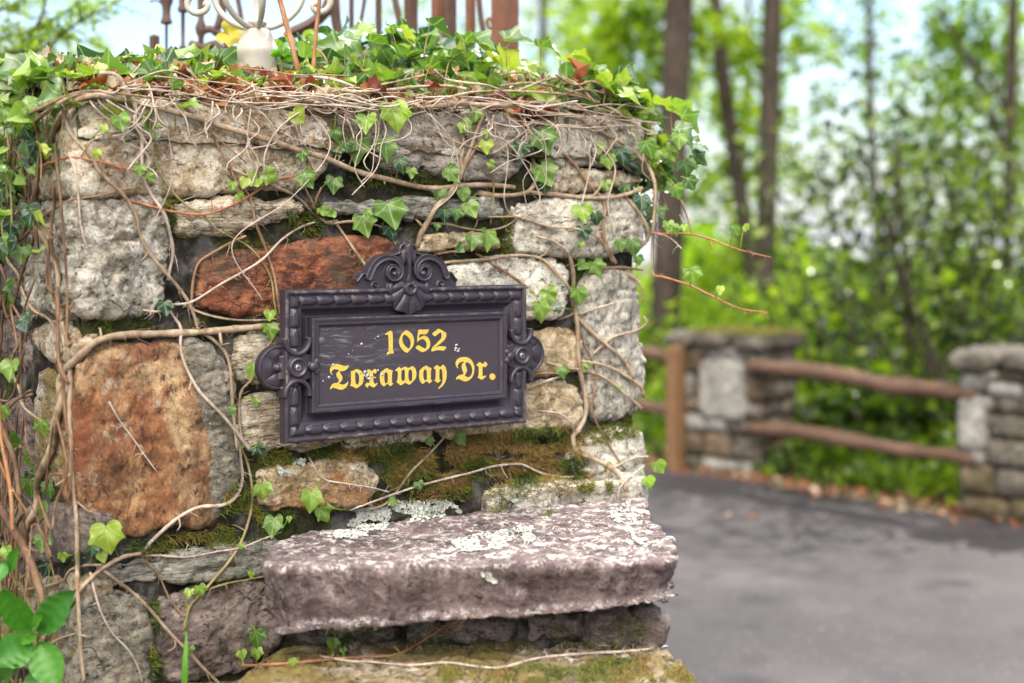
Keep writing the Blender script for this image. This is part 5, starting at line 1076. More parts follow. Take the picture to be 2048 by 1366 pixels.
for k in range(380):     # right shoulder hanging over the corner
    u_ = rng.uniform(0, 1); s = W - .10 + u_ * .17; d = rng.uniform(0, .45); z = TZ + .09 - (max(0, u_ - .35)) ** 1.5 * .34 + rng.uniform(-.03, .02)
    p = C0 + UX * s - NX * d + UP * z; carpet_leaf(p, rng.uniform(.024, .050), rng.choice([.35, .55, .7, .85, .95]), .6, .5)
for k in range(150):     # curtain of leaves down the right face
    s = W + rng.uniform(.01, .085); z = rng.uniform(1.50, 1.74); d = rng.uniform(.0, .3); p = C0 + UX * s - NX * d + UP * z
    base = p; add_leaf(carp, p, rng.uniform(.018, .036), unit(-UP + UX * rng.uniform(-.2, .8) + rng.normal(size=3) * .3), unit(NX + UX * .6 + UP * .6 + rng.normal(size=3) * .3), rng.choice([.1, .35, .5, .65, .8]), petiole=p - UX * .02 + UP * .015, pmb=stalk)
for (px, py, w, ti) in [(1270,186,52,.95),(1310,205,50,.9),(1345,215,56,.9),(1365,232,50,.6),(1352,258,52,.55),(1378,285,46,.5),(1386,310,36,.3),(1240,190,46,.9),(1215,172,40,.6),(1120,118,36,.95),(1150,108,34,.9),(1045,128,44,1.0),(960,96,56,.97),(1000,112,60,1.0),(925,150,40,.7),(860,130,70,.5),(780,52,40,.6),(860,50,56,.4),(930,80,70,.55),(720,60,44,.9),(690,75,50,.6),(740,80,60,.5),(1010,80,60,.5),(1080,92,50,.55),(1180,140,46,.55),(900,115,46,.45),(1150,155,50,.55),(1300,240,40,.6)]:
    D = 2.62 if px > 1100 else 2.50; p = free(px, py, D - rng.uniform(0, .1)); s_ = w * p[1] / FPX * 1.02
    add_leaf(carp, p, s_, unit(UX * rng.uniform(.2, 1) + UP * rng.uniform(-.5, -.1) + NX * .4), unit(UP + NX * rng.uniform(-.2, .4) + rng.normal(size=3) * .25), ti, 0, petiole=p - UP * .05 + rng.normal(size=3) * .01, pmb=stalk)
# fine dry stems hanging over the top edge
dt = MB()
for k in range(115):
    s0 = rng.uniform(.0, W - .01); L_ = rng.uniform(.03, .17) * (1 if rng.random() < .75 else 1.8); q = [C0 + UX * s0 + NX * rng.uniform(-.02, .015) + UP * (TZ + rng.uniform(0, .04))]
    for j in range(4): q.append(q[-1] + UX * rng.normal() * L_ * .16 - UP * L_ * .25 * rng.uniform(.2, 1.2) + NX * (rng.uniform(.0, .012) if j < 2 else rng.uniform(-.004, .004)))
    if rng.random() < .45: q = [q[0] + UX * (j * L_ * .5) + UP * rng.normal() * .008 + NX * rng.uniform(.005, .03) for j in range(5)]
    q = np.array(q); ex = np.clip((q - C0) @ UX - (W + .01), 0, 9); q = q - UX * ex[:, None]; d_ = (q - C0) @ NX; q = q + NX[None] * np.maximum(0, .026 - d_)[:, None] * (q[:, 2:3] < TZ); dt.add(*tube(catmull(q, .008), rng.uniform(.0006, .0015), 5, .1), tint=0)
tag(dt.build('dry_tendrils', M['vinepale']), 'fine dry ivy tendrils hanging over the top edge of the pillar', 'ivy', None, 'stuff')
# left: ivy continuing along the side wall top
for k in range(260):
    d = rng.uniform(-.02, .75); s = rng.uniform(-.16, .16); p = C0 + UX * s - NX * d + UP * (TZ + rng.uniform(-.04, .045))
    if s < -.04: p[2] -= rng.uniform(0, .18)
    carpet_leaf(p, rng.uniform(.022, .040), rng.choice([.35, .5, .62, .72, .85, .95]), .6, .5)
tag(carp.build('ivy_carpet', M['ivytop']), 'thick carpet of green ivy leaves covering the top of the pillar', 'ivy', None, 'stuff')
tag(stalk.build('ivy_stalks', M['vinegreen']), 'thin green leaf stalks under the ivy carpet', 'ivy', None, 'stuff')
# side tangle: fine stems and shaded leaves on the left face
tang = MB(); tl_ = MB()
for k in range(110):
    d0 = rng.uniform(.02, .55); z0 = rng.uniform(.75, 1.68); P = [C0 - NX * d0 + NS * rng.uniform(.02, .05) + UP * z0]
    for j in range(5): P.append(P[-1] + UP * rng.uniform(-.09, .04) - NX * rng.uniform(-.05, .06) + NS * rng.uniform(-.012, .012))
    tang.add(*tube(catmull(np.array(P), .012), rng.uniform(.0008, .0026), 6, .1, k))
for k in range(150):
    d0 = rng.uniform(.05, .6); z0 = rng.choice([rng.uniform(1.48, 1.7), rng.uniform(1.5, 1.68), rng.uniform(.8, 1.5)]); p = C0 - NX * d0 + NS * rng.uniform(.02, .07) + UP * z0
    add_leaf(tl_, p, rng.uniform(.015, .034), unit(-UP + rng.normal(size=3) * .5), unit(NS + NX * .6 + UP * .3 + rng.normal(size=3) * .4), rng.choice([.1, .3, .5, .62, .75]), 0 if rng.random() < .7 else 1)
tt = tang.build('stem_tangle', M['root']); tag(tt, 'tangle of fine bare ivy stems on the left side of the pillar', 'ivy', None, 'stuff')  # dark brown bark also carries the deep shade of this side
tag(tl_.build('side_ivy_leaves', M['ivy']), 'shaded ivy leaves among the stems on the left side of the pillar', 'ivy', None, 'stuff')

# young upright shoot with pointed leaves
sh = thing('young_shoot', 'bright green upright young shoot in front of the white lamp foot', 'plant'); sm, sl = MB(), MB()
P = np.array([free(564, 175, 2.34), free(563, 140, 2.34), free(567, 112, 2.33), free(566, 96, 2.33)]); sm.add(*tube(catmull(P, .01), np.linspace(.0028, .0016, len(catmull(P, .01))), 7))
for px, py, an_, s in ((566, 98, 178, .026), (562, 112, 228, .026), (574, 112, 135, .024), (555, 108, 250, .026), (590, 98, 112, .024)):
    a_ = R(an_); p = free(566, 118, 2.335); dn = -UP * math.cos(a_) + XA * math.sin(a_)
    add_leaf(sl, p + UP * (.0 if an_ != 175 else .012), s, unit(dn), unit(-YA * .4 + UP * .8 + XA * .4), .93, 1, fold=.9, droop=.3)
sm.build('stem', M['vinegreen'], sh); sl.build('leaves', M['broad'], sh)
yel = thing('yellow_ivy_leaf', 'single yellow ivy leaf standing left of the white lamp foot', 'leaf'); ym = MB(); add_leaf(ym, free(448, 62, 2.5), .05, unit(-UP * .3 + XA), unit(-YA + UP * .2), .5, 0, fold=.2, droop=.1)
m_, n_, b__ = newmat('yellowing leaf'); b__.inputs['Base Color'].default_value = (.42, .36, .02, 1); b__.inputs['Roughness'].default_value = .5
ym.build('blade', m_, yel); ym2 = MB(); ym2.add(*tube(catmull(np.array([free(448, 62, 2.5), free(470, 80, 2.5), free(486, 105, 2.5)]), .01), .0009, 5)); ym2.build('stalk', M['vinered'], yel)

# white lamp foot with scrolled iron arms
lamp = thing('white_lamp_foot', 'weathered white painted iron lamp foot with scrolled arms on the pillar top', 'lamp')
LD = 2.46; lc = free(514, 150, LD); sc_ = LD / FPX
prof_l = [(x * sc_, (lc[2] + (150 - y) * sc_)) for x, y in ((43, 200), (43, 140), (44, 112), (46, 104), (44, 98), (38, 88), (31, 72), (27, 62), (22, 59), (1, 58))]
lm = MB(); lm.add(*lathe([(r_, z) for r_, z in prof_l], np.array([lc[0], lc[1], 0]), 8 * 5)); lm.build('base', M['white'], lamp)
st = MB(); st.add(*lathe([(r_ * sc_, lc[2] + (150 - y) * sc_) for r_, y in ((14, 60), (12, 52), (20, 48), (18, 42), (10, 38), (6, 34), (6, 0), (6, -60), (1, -62))], np.array([lc[0], lc[1], 0]), 20)); st.build('spindle', M['white'], lamp)
def lamp_arm(ax_, sgn, s=1.0):
    pts = [(5, 56), (30, 54), (58, 40), (80, 18), (92, -10), (100, -45), (90, -80)]; d = unit(XA * math.cos(ax_) + YA * math.sin(ax_))
    P = np.array([lc + d * (x * sc_) * s + UP * ((150 - y) * sc_) for x, y in pts]); m = MB(); m.add(*tube(catmull(P, .008), .0052, 8, .05, 3)); m.build('scroll_arm', M['white'], lamp)
for an_ in (0.15, math.pi - .15, 1.75, -1.25, -2.2): lamp_arm(an_, 1)
for sx in (-1, 1):
    pts = [(sx * 92, -60), (sx * 128, -40), (sx * 146, -5), (sx * 144, 14), (sx * 132, 24), (sx * 118, 22), (sx * 112, 12), (sx * 120, 6)]
    if sx < 0: pts = [(-100, -60), (-88 - 32, -30), (-139, 5), (-134, 20), (-120, 27), (-104, 22), (-98, 12), (-106, 6)]
    P = np.array([free(514 + x, y, LD) for x, y in pts]); m = MB(); m.add(*tube(catmull(P, .006), .0058, 8, .05, 3)); m.build('scroll_end', M['white'], lamp)

# rusty iron gate behind the pillar
gate = thing('rusty_iron_gate', 'rusty wrought iron gate and posts standing behind the pillar', 'gate')
GD = 3.15
def bar(pts, w, name='bar', mat='rustdark', D=GD, square=True):
    P = np.array([free(x, y, D) for x, y in pts]); m = MB()
    m.add(*tube(catmull(P, .03) if len(P) > 2 else catmull(P, .08), w * D / FPX / 2 * (1.25 if square else 1), 4 if square else 10)); return m.build(name, M[mat], gate, smooth=not square)
bar([(703, -60), (703, 150)], 8); bar([(738, -60), (726, 20), (720, 60), (716, 150)], 8, square=False); bar([(757, -60), (757, 160)], 10); bar([(778, -60), (790, 0), (802, 60), (806, 150)], 13, square=False)
bar([(822, -60), (822, 180)], 22); bar([(875, -60), (875, 180)], 20, mat='rust'); bar([(898, -60), (898, 180)], 24); bar([(941, -60), (941, 190)], 16, mat='rust'); bar([(952, -60), (958, 0), (962, 40), (972, 75), (985, 90)], 12, square=False)
p_ = bar([(1010, -80), (1010, 260)], 44, 'gate_post', 'rust', 3.05); bar([(988, 48), (980, 36), (974, 42), (977, 54), (985, 58)], 7, 'scroll', 'rust', 3.05, False)
bar([(309, 72), (309, 230)], 17, 'gate_post'); 
def spind(px, ys, D=GD):
    c = free(px, 100, D); s_ = D / FPX; m = MB(); m.add(*lathe([(r_ * s_, CAM[2] + (HY - y) * s_) for r_, y in ys], np.array([c[0], c[1], 0]), 16)); m.build('baluster', M['rustdark'], gate)
spind(333, [(6, -30), (14, -4), (13, 4), (9, 14), (8, 24), (9, 36), (12, 44), (11, 48), (3, 49), (2.6, 150), (3, 220)])
spind(366, [(12, -40), (9, -10), (8, 10), (11, 20), (10, 24), (4, 26), (4, 90), (9, 96), (4, 104), (4, 220)])
spind(402, [(10, -40), (7, 10), (6, 40), (12, 56), (10, 66), (6, 74), (6, 220)])
bar([(300, 4), (312, 0), (322, 6), (330, 2)], 4, 'scroll', square=False)
bar([(430, 70), (445, 20), (442, -30)], 16, 'scroll', square=False); bar([(395, 66), (420, 58), (445, 72), (462, 100)], 16, 'scroll', square=False); bar([(380, 88), (410, 96), (430, 88), (452, 110)], 18, 'scroll', square=False)
bar([(585, 66), (620, 50), (652, 22), (668, -20)], 20, 'brace', 'rustdark'); bar([(668, -20), (672, 40), (684, 110)], 16, 'brace', 'rustdark'); bar([(470, -30), (480, 20), (486, 60)], 10, 'scroll', square=False)
bar([(296, 128), (700, 128)], 20, 'bottom_rail'); bar([(700, 150), (1010, 150)], 22, 'bottom_rail')

# moss on the joints and the ledge, hugging the stone surface
def moss_patch(mb, poly, n, tints, L=(.004, .010), w=.0009):
    poly = np.array(poly, float); lo, hi = poly.min(0), poly.max(0); k = 0; tries = 0
    while k < n and tries < n * 6:
        tries += 1; q = rng.uniform(lo, hi)
        if not inside(q[None], poly)[0] or vnoise(np.array([[q[0] / 40, q[1] / 26, 1.0]]), 1.0, 9)[0] < -.35: continue
        h, nn = hit(*q)
        if h is None: continue
        k += 1; t0 = float(np.interp(vnoise(np.array([[q[0] / 50, q[1] / 30, 7.0]]), 1.0, 12)[0], [-.7, .7], [tints[0], tints[1]])); c = np.clip(t0 + rng.normal() * .10, 0, 1)
        for j in range(3):
            b0 = h + rng.normal(size=3) * .0022; d = unit(nn + UP * .5 + rng.normal(size=3) * .55); x = unit(np.cross(d, rng.normal(size=3))) * w; l = rng.uniform(*L)
            mb.add(np.array([b0 - x, b0 + x, b0 + d * l - UP * l * .3]), np.array([[0, 1, 2]]), tint=c)
def moss_thing(polys, L, nm='moss', parent=pillar):
    mb = MB()
    for poly, n, ti in polys: moss_patch(mb, poly, n, ti, L)
    o = mb.build(nm, M['moss'], parent, smooth=False); o['kind'] = 'stuff'; return o
moss_thing([([(620,902),(700,895),(860,880),(1040,858),(1150,852),(1160,900),(1180,950),(1100,965),(900,985),(780,975),(740,925),(640,915)], 8500, (.15, .95)),
 ([(520,905),(620,902),(640,915),(600,925),(524,938)], 500, (.1, .5)), ([(1150,856),(1270,842),(1280,872),(1160,890)], 500, (.3, .7)),
 ([(190,642),(320,638),(325,668),(200,676)], 500, (.1, .6)), ([(575,420),(640,402),(640,470),(585,465)], 500, (.15, .6)), ([(1000,432),(1026,428),(1026,505),(1000,508)], 260, (.3, .6)),
 ([(440,1010),(475,960),(520,1020),(540,1080),(420,1096),(330,1105),(250,1105),(260,1082),(430,1060)], 1500, (.1, .7)), ([(690,342),(860,348),(850,380),(700,368)], 600, (.0, .3)), ([(300,1200),(320,1205),(318,1366),(300,1366)], 400, (.1, .5)), ([(320,400),(350,398),(352,460),(342,470)], 160, (.2, .6)), ([(700,222),(850,215),(860,226),(710,232)], 160, (.3, .5)), ([(560,1018),(620,1022),(560,1050),(540,1040)], 200, (.1, .4))], (.005, .016))
moss_thing([([(800,975),(1000,955),(1200,945),(1236,975),(1100,990),(900,1000),(740,1010)], 1500, (.3, .9)), ([(1150,972),(1225,966),(1222,982),(1160,985)], 300, (.4, .55)), ([(620,1250),(900,1260),(1290,1235),(1290,1300),(640,1310)], 900, (.0, .4)),
 ([(1180,1320),(1380,1318),(1395,1350),(1390,1366),(1150,1366)], 1500, (.4, .8)), ([(880,1335),(1100,1330),(1180,1340),(1100,1366),(880,1366)], 800, (.35, .7)), ([(1080,1085),(1100,1085),(1100,1100),(1080,1100)], 50, (.3, .5)), ([(1085,1018),(1105,1018),(1105,1034),(1085,1036)], 60, (.3, .5)), ([(985,1012),(1010,1010),(1010,1020),(985,1022)], 40, (.3, .5))], (.003, .008), parent=lowwall)
# crusty grey lichen curls on the upper slab
lc_ = MB()
def lichen(poly, n):
    poly = np.array(poly, float); lo, hi = poly.min(0), poly.max(0)
    k = 0
    while k < n:
        q = rng.uniform(lo, hi)
        if not inside(q[None], poly)[0]: continue
        if vnoise(np.array([[q[0] / 22, q[1] / 12, 3.0]]), 1.0, 19)[0] < -.05: k += .3; continue
        h, nn = hit(*q); k += 1
        if h is None: continue
        x = unit(np.cross(nn, rng.normal(size=3))); y = np.cross(nn, x); s = rng.uniform(.0012, .0036); m = 7; an = np.linspace(0, 2 * math.pi, m, endpoint=False)
        rr = s * rng.uniform(.5, 1.3, m); V = h + (np.cos(an) * rr)[:, None] * x + (np.sin(an) * rr)[:, None] * y + (rng.uniform(.0004, .003, m))[:, None] * nn
        lc_.add(np.vstack([h + nn * .0006, V]), np.array([[0, 1 + i, 1 + (i + 1) % m] for i in range(m)]))
for poly, n in (([(700,1022),(800,1002),(900,1000),(930,1030),(880,1042),(780,1050),(700,1050)], 900), ([(640,1070),(690,1048),(780,1046),(760,1068),(690,1082)], 500), ([(900,1085),(960,1068),(1090,1050),(1120,1070),(1030,1095),(920,1105)], 800), ([(1020,998),(1060,996),(1058,1008),(1026,1010)], 60), ([(960,1140),(1000,1142),(995,1165),(975,1160)], 50), ([(550,926),(610,918),(606,946),(560,950)], 260), ([(1250,1000),(1320,1090),(1290,1100),(1220,1030)], 200)): lichen(poly, n)
lo_ = lc_.build('lichen', M['lichen'], lowwall); lo_['kind'] = 'stuff'

# broad serrated leaves, bottom left
bp = thing('broad_leaf_plant', 'leafy green plant with large serrated oval leaves at the bottom left', 'plant')
def oval(mb, pos, L_, Wd, dn, nrm, ti):
    y = unit(dn); z = unit(nrm - y * np.dot(nrm, y)); x = np.cross(y, z); n = 34; t = np.linspace(0, 1, n); wv = np.sin(math.pi * t ** .85) ** .75 * Wd / 2 * (1 + .05 * (np.arange(n) % 2)); V = []; U_ = []
    for f in (-1, -.5, 0, .5, 1):
        zz = abs(f) * Wd * .2 - .2 * L_ * (t - .4) ** 2 + .016 * L_ * np.sin(t * 34 - abs(f) * 7) * abs(f)
        V.append(pos + (t * L_)[:, None] * y + (wv * f)[:, None] * x + zz[:, None] * z)
    V = np.vstack(V); i = (np.arange(4)[:, None] * n + np.arange(n - 1)[None, :]).ravel(); mb.add(V, np.stack([i, i + 1, i + n + 1, i + n], 1), tint=ti)
bm, bs = MB(), MB()
hub = free(78, 1265, 1.92)
for bx, by, tx, ty, w_, ti in ((60,1262,5,1175,58,.55),(80,1262,150,1180,62,.3),(80,1285,115,1380,66,.62),(60,1285,-15,1330,70,.45),(66,1255,84,1232,26,.75),(20,1140,38,1095,30,.5),(10,1125,-20,1170,40,.5),(90,1340,60,1400,50,.3),(70,1270,40,1290,24,.8),(5,1360,30,1330,30,.3)):
    p = free(bx, by, 1.90 + rng.uniform(-.01, .01)); q = free(tx, ty, 1.87 + rng.uniform(-.015, .015)); L_ = np.linalg.norm(q - p); oval(bm, p, L_, w_ * 1.9 / FPX, q - p, unit(-YA + UP * .35 + rng.normal(size=3) * .10), ti); bs.add(*tube(catmull(np.array([hub, (hub + p) / 2 + YA * .01, p]), .01), .0014, 6))
bs.add(*tube(catmull(np.array([hub, free(70, 1330, 1.95), free(60, 1420, 1.97)]), .02), .0025, 7)); bs.build('stem', M['vinegreen'], bp); bm.build('leaves', M['broad'], bp)
gr = thing('grass_blade', 'single long green grass blade in front of the dark purple stone', 'grass blade'); gm = MB()
P = catmull(np.array([free(368, 1400, 1.95), free(370, 1330, 1.94), free(374, 1251, 1.95)]), .01); n = len(P); w_ = np.sin(np.linspace(.9, math.pi - .02, n)) * .0042
gm.add(np.vstack([P - XA * w_[:, None], P + YA * .0012, P + XA * w_[:, None]]), np.vstack([np.stack([np.arange(n - 1), np.arange(n - 1) + 1, np.arange(n - 1) + n + 1, np.arange(n - 1) + n], 1), np.stack([np.arange(n - 1) + n, np.arange(n - 1) + n + 1, np.arange(n - 1) + 2 * n + 1, np.arange(n - 1) + 2 * n], 1)]), tint=.9); gm.build('blade', M['broad'], gr)
# canes low at the left, next to the wall
for lab, pts, r0, mt, Dv in (('bright orange brown cane at the left edge', [(-4,780),(0,861),(15,944),(23,1001),(25,1062)], 5, 'cane', [2.02, 1.98]), ('dark curved stem behind the orange cane', [(-4,830),(14,880),(30,926),(40,1000),(52,1090)], 6, 'root', [2.1, 2.05]),
  ('thick brown woody stem leaning right at the lower left', [(-20,990),(0,1016),(30,1062),(57,1114),(79,1175),(92,1250)], 10, 'root', [2.05, 2.0]), ('thin cane crossing the thick woody stem', [(-10,910),(0,926),(23,975),(57,1028)], 3.5, 'cane', [2.02, 2.0]), ('dark red stem low behind the broad leaves', [(10,1366),(22,1250),(34,1150),(30,1060)], 5, 'root', [2.12, 2.1])):
    vine(lab, pts, r0, r0 * .8, mt, Dv, 'canes at the lower left edge', name='bare_cane', hairs=.05, cat='cane')
# ------------------------------------------------------------------ ground, driveway, far pillars and rails
E0, E1 = np.array([.887, 9.48]), np.array([2.69, 7.48]); ed = unit(E1 - E0); en = np.array([-ed[1], ed[0]]) * 1.0
if en[1] < 0: en = -en
def sheet(name, poly, z, mat):
    m = MB(); P = np.array([(x, y, z) for x, y in poly]); tr = tessellate_polygon([[Vector(p) for p in P]]); T = np.array(tr)
    e1, e2 = P[T[:, 1]] - P[T[:, 0]], P[T[:, 2]] - P[T[:, 0]]; fl = np.cross(e1, e2)[:, 2] < 0; T[fl] = T[fl][:, ::-1]; m.add(P, T); return m.build(name, mat, smooth=False)
# one ground sheet, flat by the driveway and falling away beyond it
xs = np.r_[-300, -120, -60, -30, np.linspace(-14, 26, 81), 40, 70, 130, 300]; ys = np.r_[-60, -20, np.linspace(-6, 34, 81), 45, 70, 120, 250, 500]
a, b_ = np.meshgrid(xs, ys); sh_ = a.shape; a, b_ = a.ravel(), b_.ravel(); q = (a - E0[0]) * en[0] + (b_ - E0[1]) * en[1]
z = np.where(q > 1.5, -.16 * np.minimum(q - 1.5, 45), 0) + np.where(q > .4, .04 * fbm(np.c_[a, b_, 0 * a], 2.0, 3, 3), 0); z = np.where(q < .2, 0, z)
nu = sh_[1]; i = (np.arange(sh_[0] - 1)[:, None] * nu + np.arange(nu - 1)[None, :]).ravel(); g = MB(); g.add(np.c_[a, b_, z], np.stack([i, i + 1, i + nu + 1, i + nu], 1))
tag(g.build('ground', M['ground']), kind='structure')
pa = E0 - ed * 7; pb = E1 + ed * 9
edge = [E0 + ed * t + en * (.05 * math.sin(t * 2.1) + .03 * math.sin(t * 5.3)) for t in np.linspace(-7, 11, 60)]
road = sheet('driveway', [tuple(p) for p in edge] + [(14, -8), (-.1, -8), (.2, 1.3), (.2, 2.2), (-.3, 3.4), (-4.5, 8)], .004, M['road']); tag(road, kind='structure')
def GZ(x, y):
    q = (x - E0[0]) * en[0] + (y - E0[1]) * en[1]; return -.16 * min(max(q - 1.5, 0), 45)

def far_pillar(name_lab, corner, dirA, dirB, wA, wB, h_, seed, light):
    t = thing('stone_fence_pillar', name_lab, 'pillar', 'low stone pillars of the fence'); A3 = np.array([dirA[0], dirA[1], 0]); B3 = np.array([dirB[0], dirB[1], 0]); O = np.array([corner[0], corner[1], 0])
    m = MB(); k = .03; c = MB()
    lo = O + A3 * 0
    for Oq, U_, N_q, w_ in ((O, -A3, -B3, wA), (O, B3, A3, wB), (O - A3 * wA, B3, -A3, wB), (O + B3 * wB, -A3, B3, wA)):
        c.add(*grid_face(Oq - N_q * .03, U_, UP, N_q, w_, h_, .03, .012, seed))
    c.build('mortar_core', M['mortar'], t)
    masonry(t, O - A3 * wA, A3, -B3, wA, 0, h_, [M['farstone'], M['farbrown'], M['farpale']], seed, h=.03, rows=(.08, .17), cols=(.14, .3), thick=.05, r=.03)
    masonry(t, O, B3, A3, wB, 0, h_, [M['farbrown'], M['farstone'], M['dusk']], seed + 1, h=.03, rows=(.07, .15), cols=(.14, .3), thick=.05, r=.03)
    masonry(t, O - A3 * wA + B3 * wB, -B3, -A3, wB, 0, h_, [M['farbrown'], M['farstone']], seed + 2, h=.05)
    for (u_, z_, w2, h2) in light:
        p = [(u_, z_), (u_ + w2, z_ + .01), (u_ + w2 - .01, z_ + h2), (u_ + .01, z_ + h2 - .01)]; mm_ = MB(); mm_.add(*stone_geo(p, O - A3 * wA - B3 * .02, A3, UP, -B3, thick=.06, r=.03, bulge=.02, h=.02, seed=seed)); mm_.build('stone', M['farpale'], t)
    # cap slabs
    n0 = 3
    for j in range(n0):
        u0_, u1_ = -.06 + j * (wA + .12) / n0, -.06 + (j + 1) * (wA + .12) / n0 - .02
        p = [(u0_, -.06), (u1_, -.05), (u1_, wB + .06), (u0_, wB + .05)]
        mm_ = MB(); mm_.add(*stone_geo(p, O - A3 * wA + UP * (h_ + .09 + .01 * (j % 2)), A3, B3, UP, thick=.085, r=.03, bulge=.012, h=.03, seed=seed + j, both=True, amp=2)); mm_.build('cap_slab', M['farstone'], t)
    return t, O, A3, B3
dA, dB = np.array([.76, -.65]), np.array([.65, .76])
tA, OA, A3, B3 = far_pillar('low mossy stone fence pillar at the left end of the wooden rails', (1.57, 8.98), dA, dB, .66, .48, .80, 201, [(.20, .34, .36, .40), (.22, .76, .36, .04)])
far_pillar('low stone fence pillar at the right edge of the picture', (2.43 + .76 * .75, 7.76 - .65 * .75), dA, dB, .75, .6, .80, 301, [(.0, .36, .16, .30), (.02, .68, .14, .10)])
mg = MB()
for k in range(5200):
    u_, v_ = rng.uniform(.12, .72), rng.uniform(-.04, .5); 
    if rng.random() > .35 + .6 * (vnoise(np.array([[u_ * 6, v_ * 6, 1]]), 1.0, 3)[0] > -.2): continue
    b0 = OA - A3 * .66 + A3 * u_ + B3 * v_ + UP * .90; d = unit(UP + rng.normal(size=3) * .6); x = unit(np.cross(d, rng.normal(size=3))) * .004; mg.add(np.array([b0 - x, b0 + x, b0 + d * .03]), np.array([[0, 1, 2]]), tint=rng.uniform(.35, .75))
mo = mg.build('moss', M['moss'], tA, smooth=False); mo['kind'] = 'stuff'
def rail(label, a_, b2, r, mat='rail'):
    P = catmull(np.array([a_, (np.array(a_) * .66 + np.array(b2) * .34) + UP * .012, (np.array(a_) * .33 + np.array(b2) * .67) - UP * .012, b2], float), .05); m = MB(); V, F = tube(P, r * (1 + .2 * vnoise(P, .3, 5)), 12, .25, 9, flat=.75); m.add(V, F); return tag(m.build('fence_rail', M[mat]), label, 'rail', 'wooden fence rails')
rail('upper reddish wooden rail between the two low pillars', (1.52, 9.0, .70), (2.52, 7.72, .665), .062)
rail('lower reddish wooden rail between the two low pillars', (1.52, 9.0, .31), (2.52, 7.72, .315), .056)
rail('upper wooden rail running left behind the gate pillar', (1.06, 9.35, .73), (.35, 10.3, .74), .055)
rail('lower wooden rail running left behind the gate pillar', (1.06, 9.35, .37), (.35, 10.3, .38), .052)
m = MB(); V, F = tube(np.array([(1.07, 9.30, 0), (1.07, 9.30, .40), (1.07, 9.30, .79)]), .062, 4); m.add(V, F); tag(m.build('fence_post', M['post'], smooth=False), 'short tan wooden fence post left of the low mossy pillar', 'post')
# litter and small plants along the driveway edge
lf = MB()
def cards(mb, C, s, tint, up=.0, seed=0, elong=1.6):
    n = len(C); s = np.broadcast_to(s, (n,)); a_ = unit(rng.normal(size=(n, 3))); nrm = rng.normal(size=(n, 3)); nrm[:, 2] += up; nrm = unit(nrm); a_ = unit(a_ - nrm * np.sum(a_ * nrm, 1)[:, None]); b = np.cross(nrm, a_)
    q = [C - a_ * (s * elong / 2)[:, None], C + b * (s / 2)[:, None] + nrm * (s * .14)[:, None], C + a_ * (s * elong / 2)[:, None], C - b * (s / 2)[:, None] + nrm * (s * .14)[:, None]]
    V = np.stack(q, 1).reshape(-1, 3); i = np.arange(n) * 4; mb.add(V, np.stack([i, i + 1, i + 2, i + 3], 1), tint=np.repeat(tint, 4))
n = 1300; t = rng.uniform(-3, 6, n); o_ = rng.normal(.16, .16, n); C = np.c_[E0[0] + ed[0] * t + en[0] * o_, E0[1] + ed[1] * t + en[1] * o_, rng.uniform(.008, .03, n)]
cards(lf, C, rng.uniform(.02, .05, n), rng.uniform(0.1, .9, n), up=2.0); tag(lf.build('fallen_leaf_strip', M['dry']), 'strip of brown fallen leaves along the far edge of the driveway', 'leaf litter', None, 'stuff')
for px, py, s, lab in ((1503, 1032, .05, 'orange fallen leaf lying alone on the driveway'), (1455, 1030, .045, 'tan fallen leaf on the driveway left of the orange one')):
    m = MB(); p = flat_at(px, py, .012); add_leaf(m, p, s, XA + YA * .3, UP, .34 if s > .047 else .75, 0, fold=.3, droop=.3); tag(m.build('fallen_leaf', M['dry']), lab, 'leaf')
gc = MB(); n = 9000; t = rng.uniform(-3, 7, n); o_ = rng.uniform(.15, 2.2, n); hmax = .10 + .22 * np.clip(o_ / .9, 0, 1) * (1 + .6 * vnoise(np.c_[t, o_, 0 * t], .5, 4))
C = np.c_[E0[0] + ed[0] * t + en[0] * o_, E0[1] + ed[1] * t + en[1] * o_, rng.uniform(.02, 1, n) * hmax]
cards(gc, C, rng.uniform(.035, .085, n), np.clip(.62 + .35 * vnoise(C, .5, 8) + rng.normal(size=n) * .12, 0, 1), up=1.0, elong=1.9)
tag(gc.build('ground_cover', M['bgleaf']), 'low leafy ground cover beyond the fence rails', 'ground cover', None, 'stuff')

def shrub(label, px, D, wm, hm, n, tints, s=(.04, .09), mat='bgleaf', group='shrubs beyond the fence', stems=4, z0=None, name='shrub'):
    x = (px - CX) / FPX * D; z0 = GZ(x, D) if z0 is None else z0; t = thing(name, label, 'shrub', group); st = MB(); cr = MB()
    cl = [np.array([x, D, z0]) + np.array([rng.uniform(-.5, .5) * wm, rng.uniform(-.4, .4) * wm, hm * rng.uniform(.2, .95)]) for _ in range(28)]
    C = np.vstack([c + rng.normal(size=(n // 28, 3)) * np.array([wm * .13, wm * .13, hm * .11]) for c in cl]); C[:, 2] = np.maximum(C[:, 2], z0 + .03)
    ti = np.clip(rng.uniform(tints[0] - .4, tints[1], len(C)) + .25 * vnoise(C, .35, 3), 0, 1); cards(cr, C, rng.uniform(s[0], s[1], len(C)), ti, up=.6)
    for k in range(stems):
        e = cl[k] ; b0 = np.array([x + rng.uniform(-.1, .1), D + rng.uniform(-.1, .1), z0]); st.add(*tube(catmull(np.array([b0, (b0 + e) / 2 + rng.normal(size=3) * .08, e]), .1), np.linspace(.022, .008, len(catmull(np.array([b0, (b0 + e) / 2, e]), .1))) if False else .014, 6))
    st.build('stems', M['trunk'], t); cr.build('foliage', M[mat], t); return t
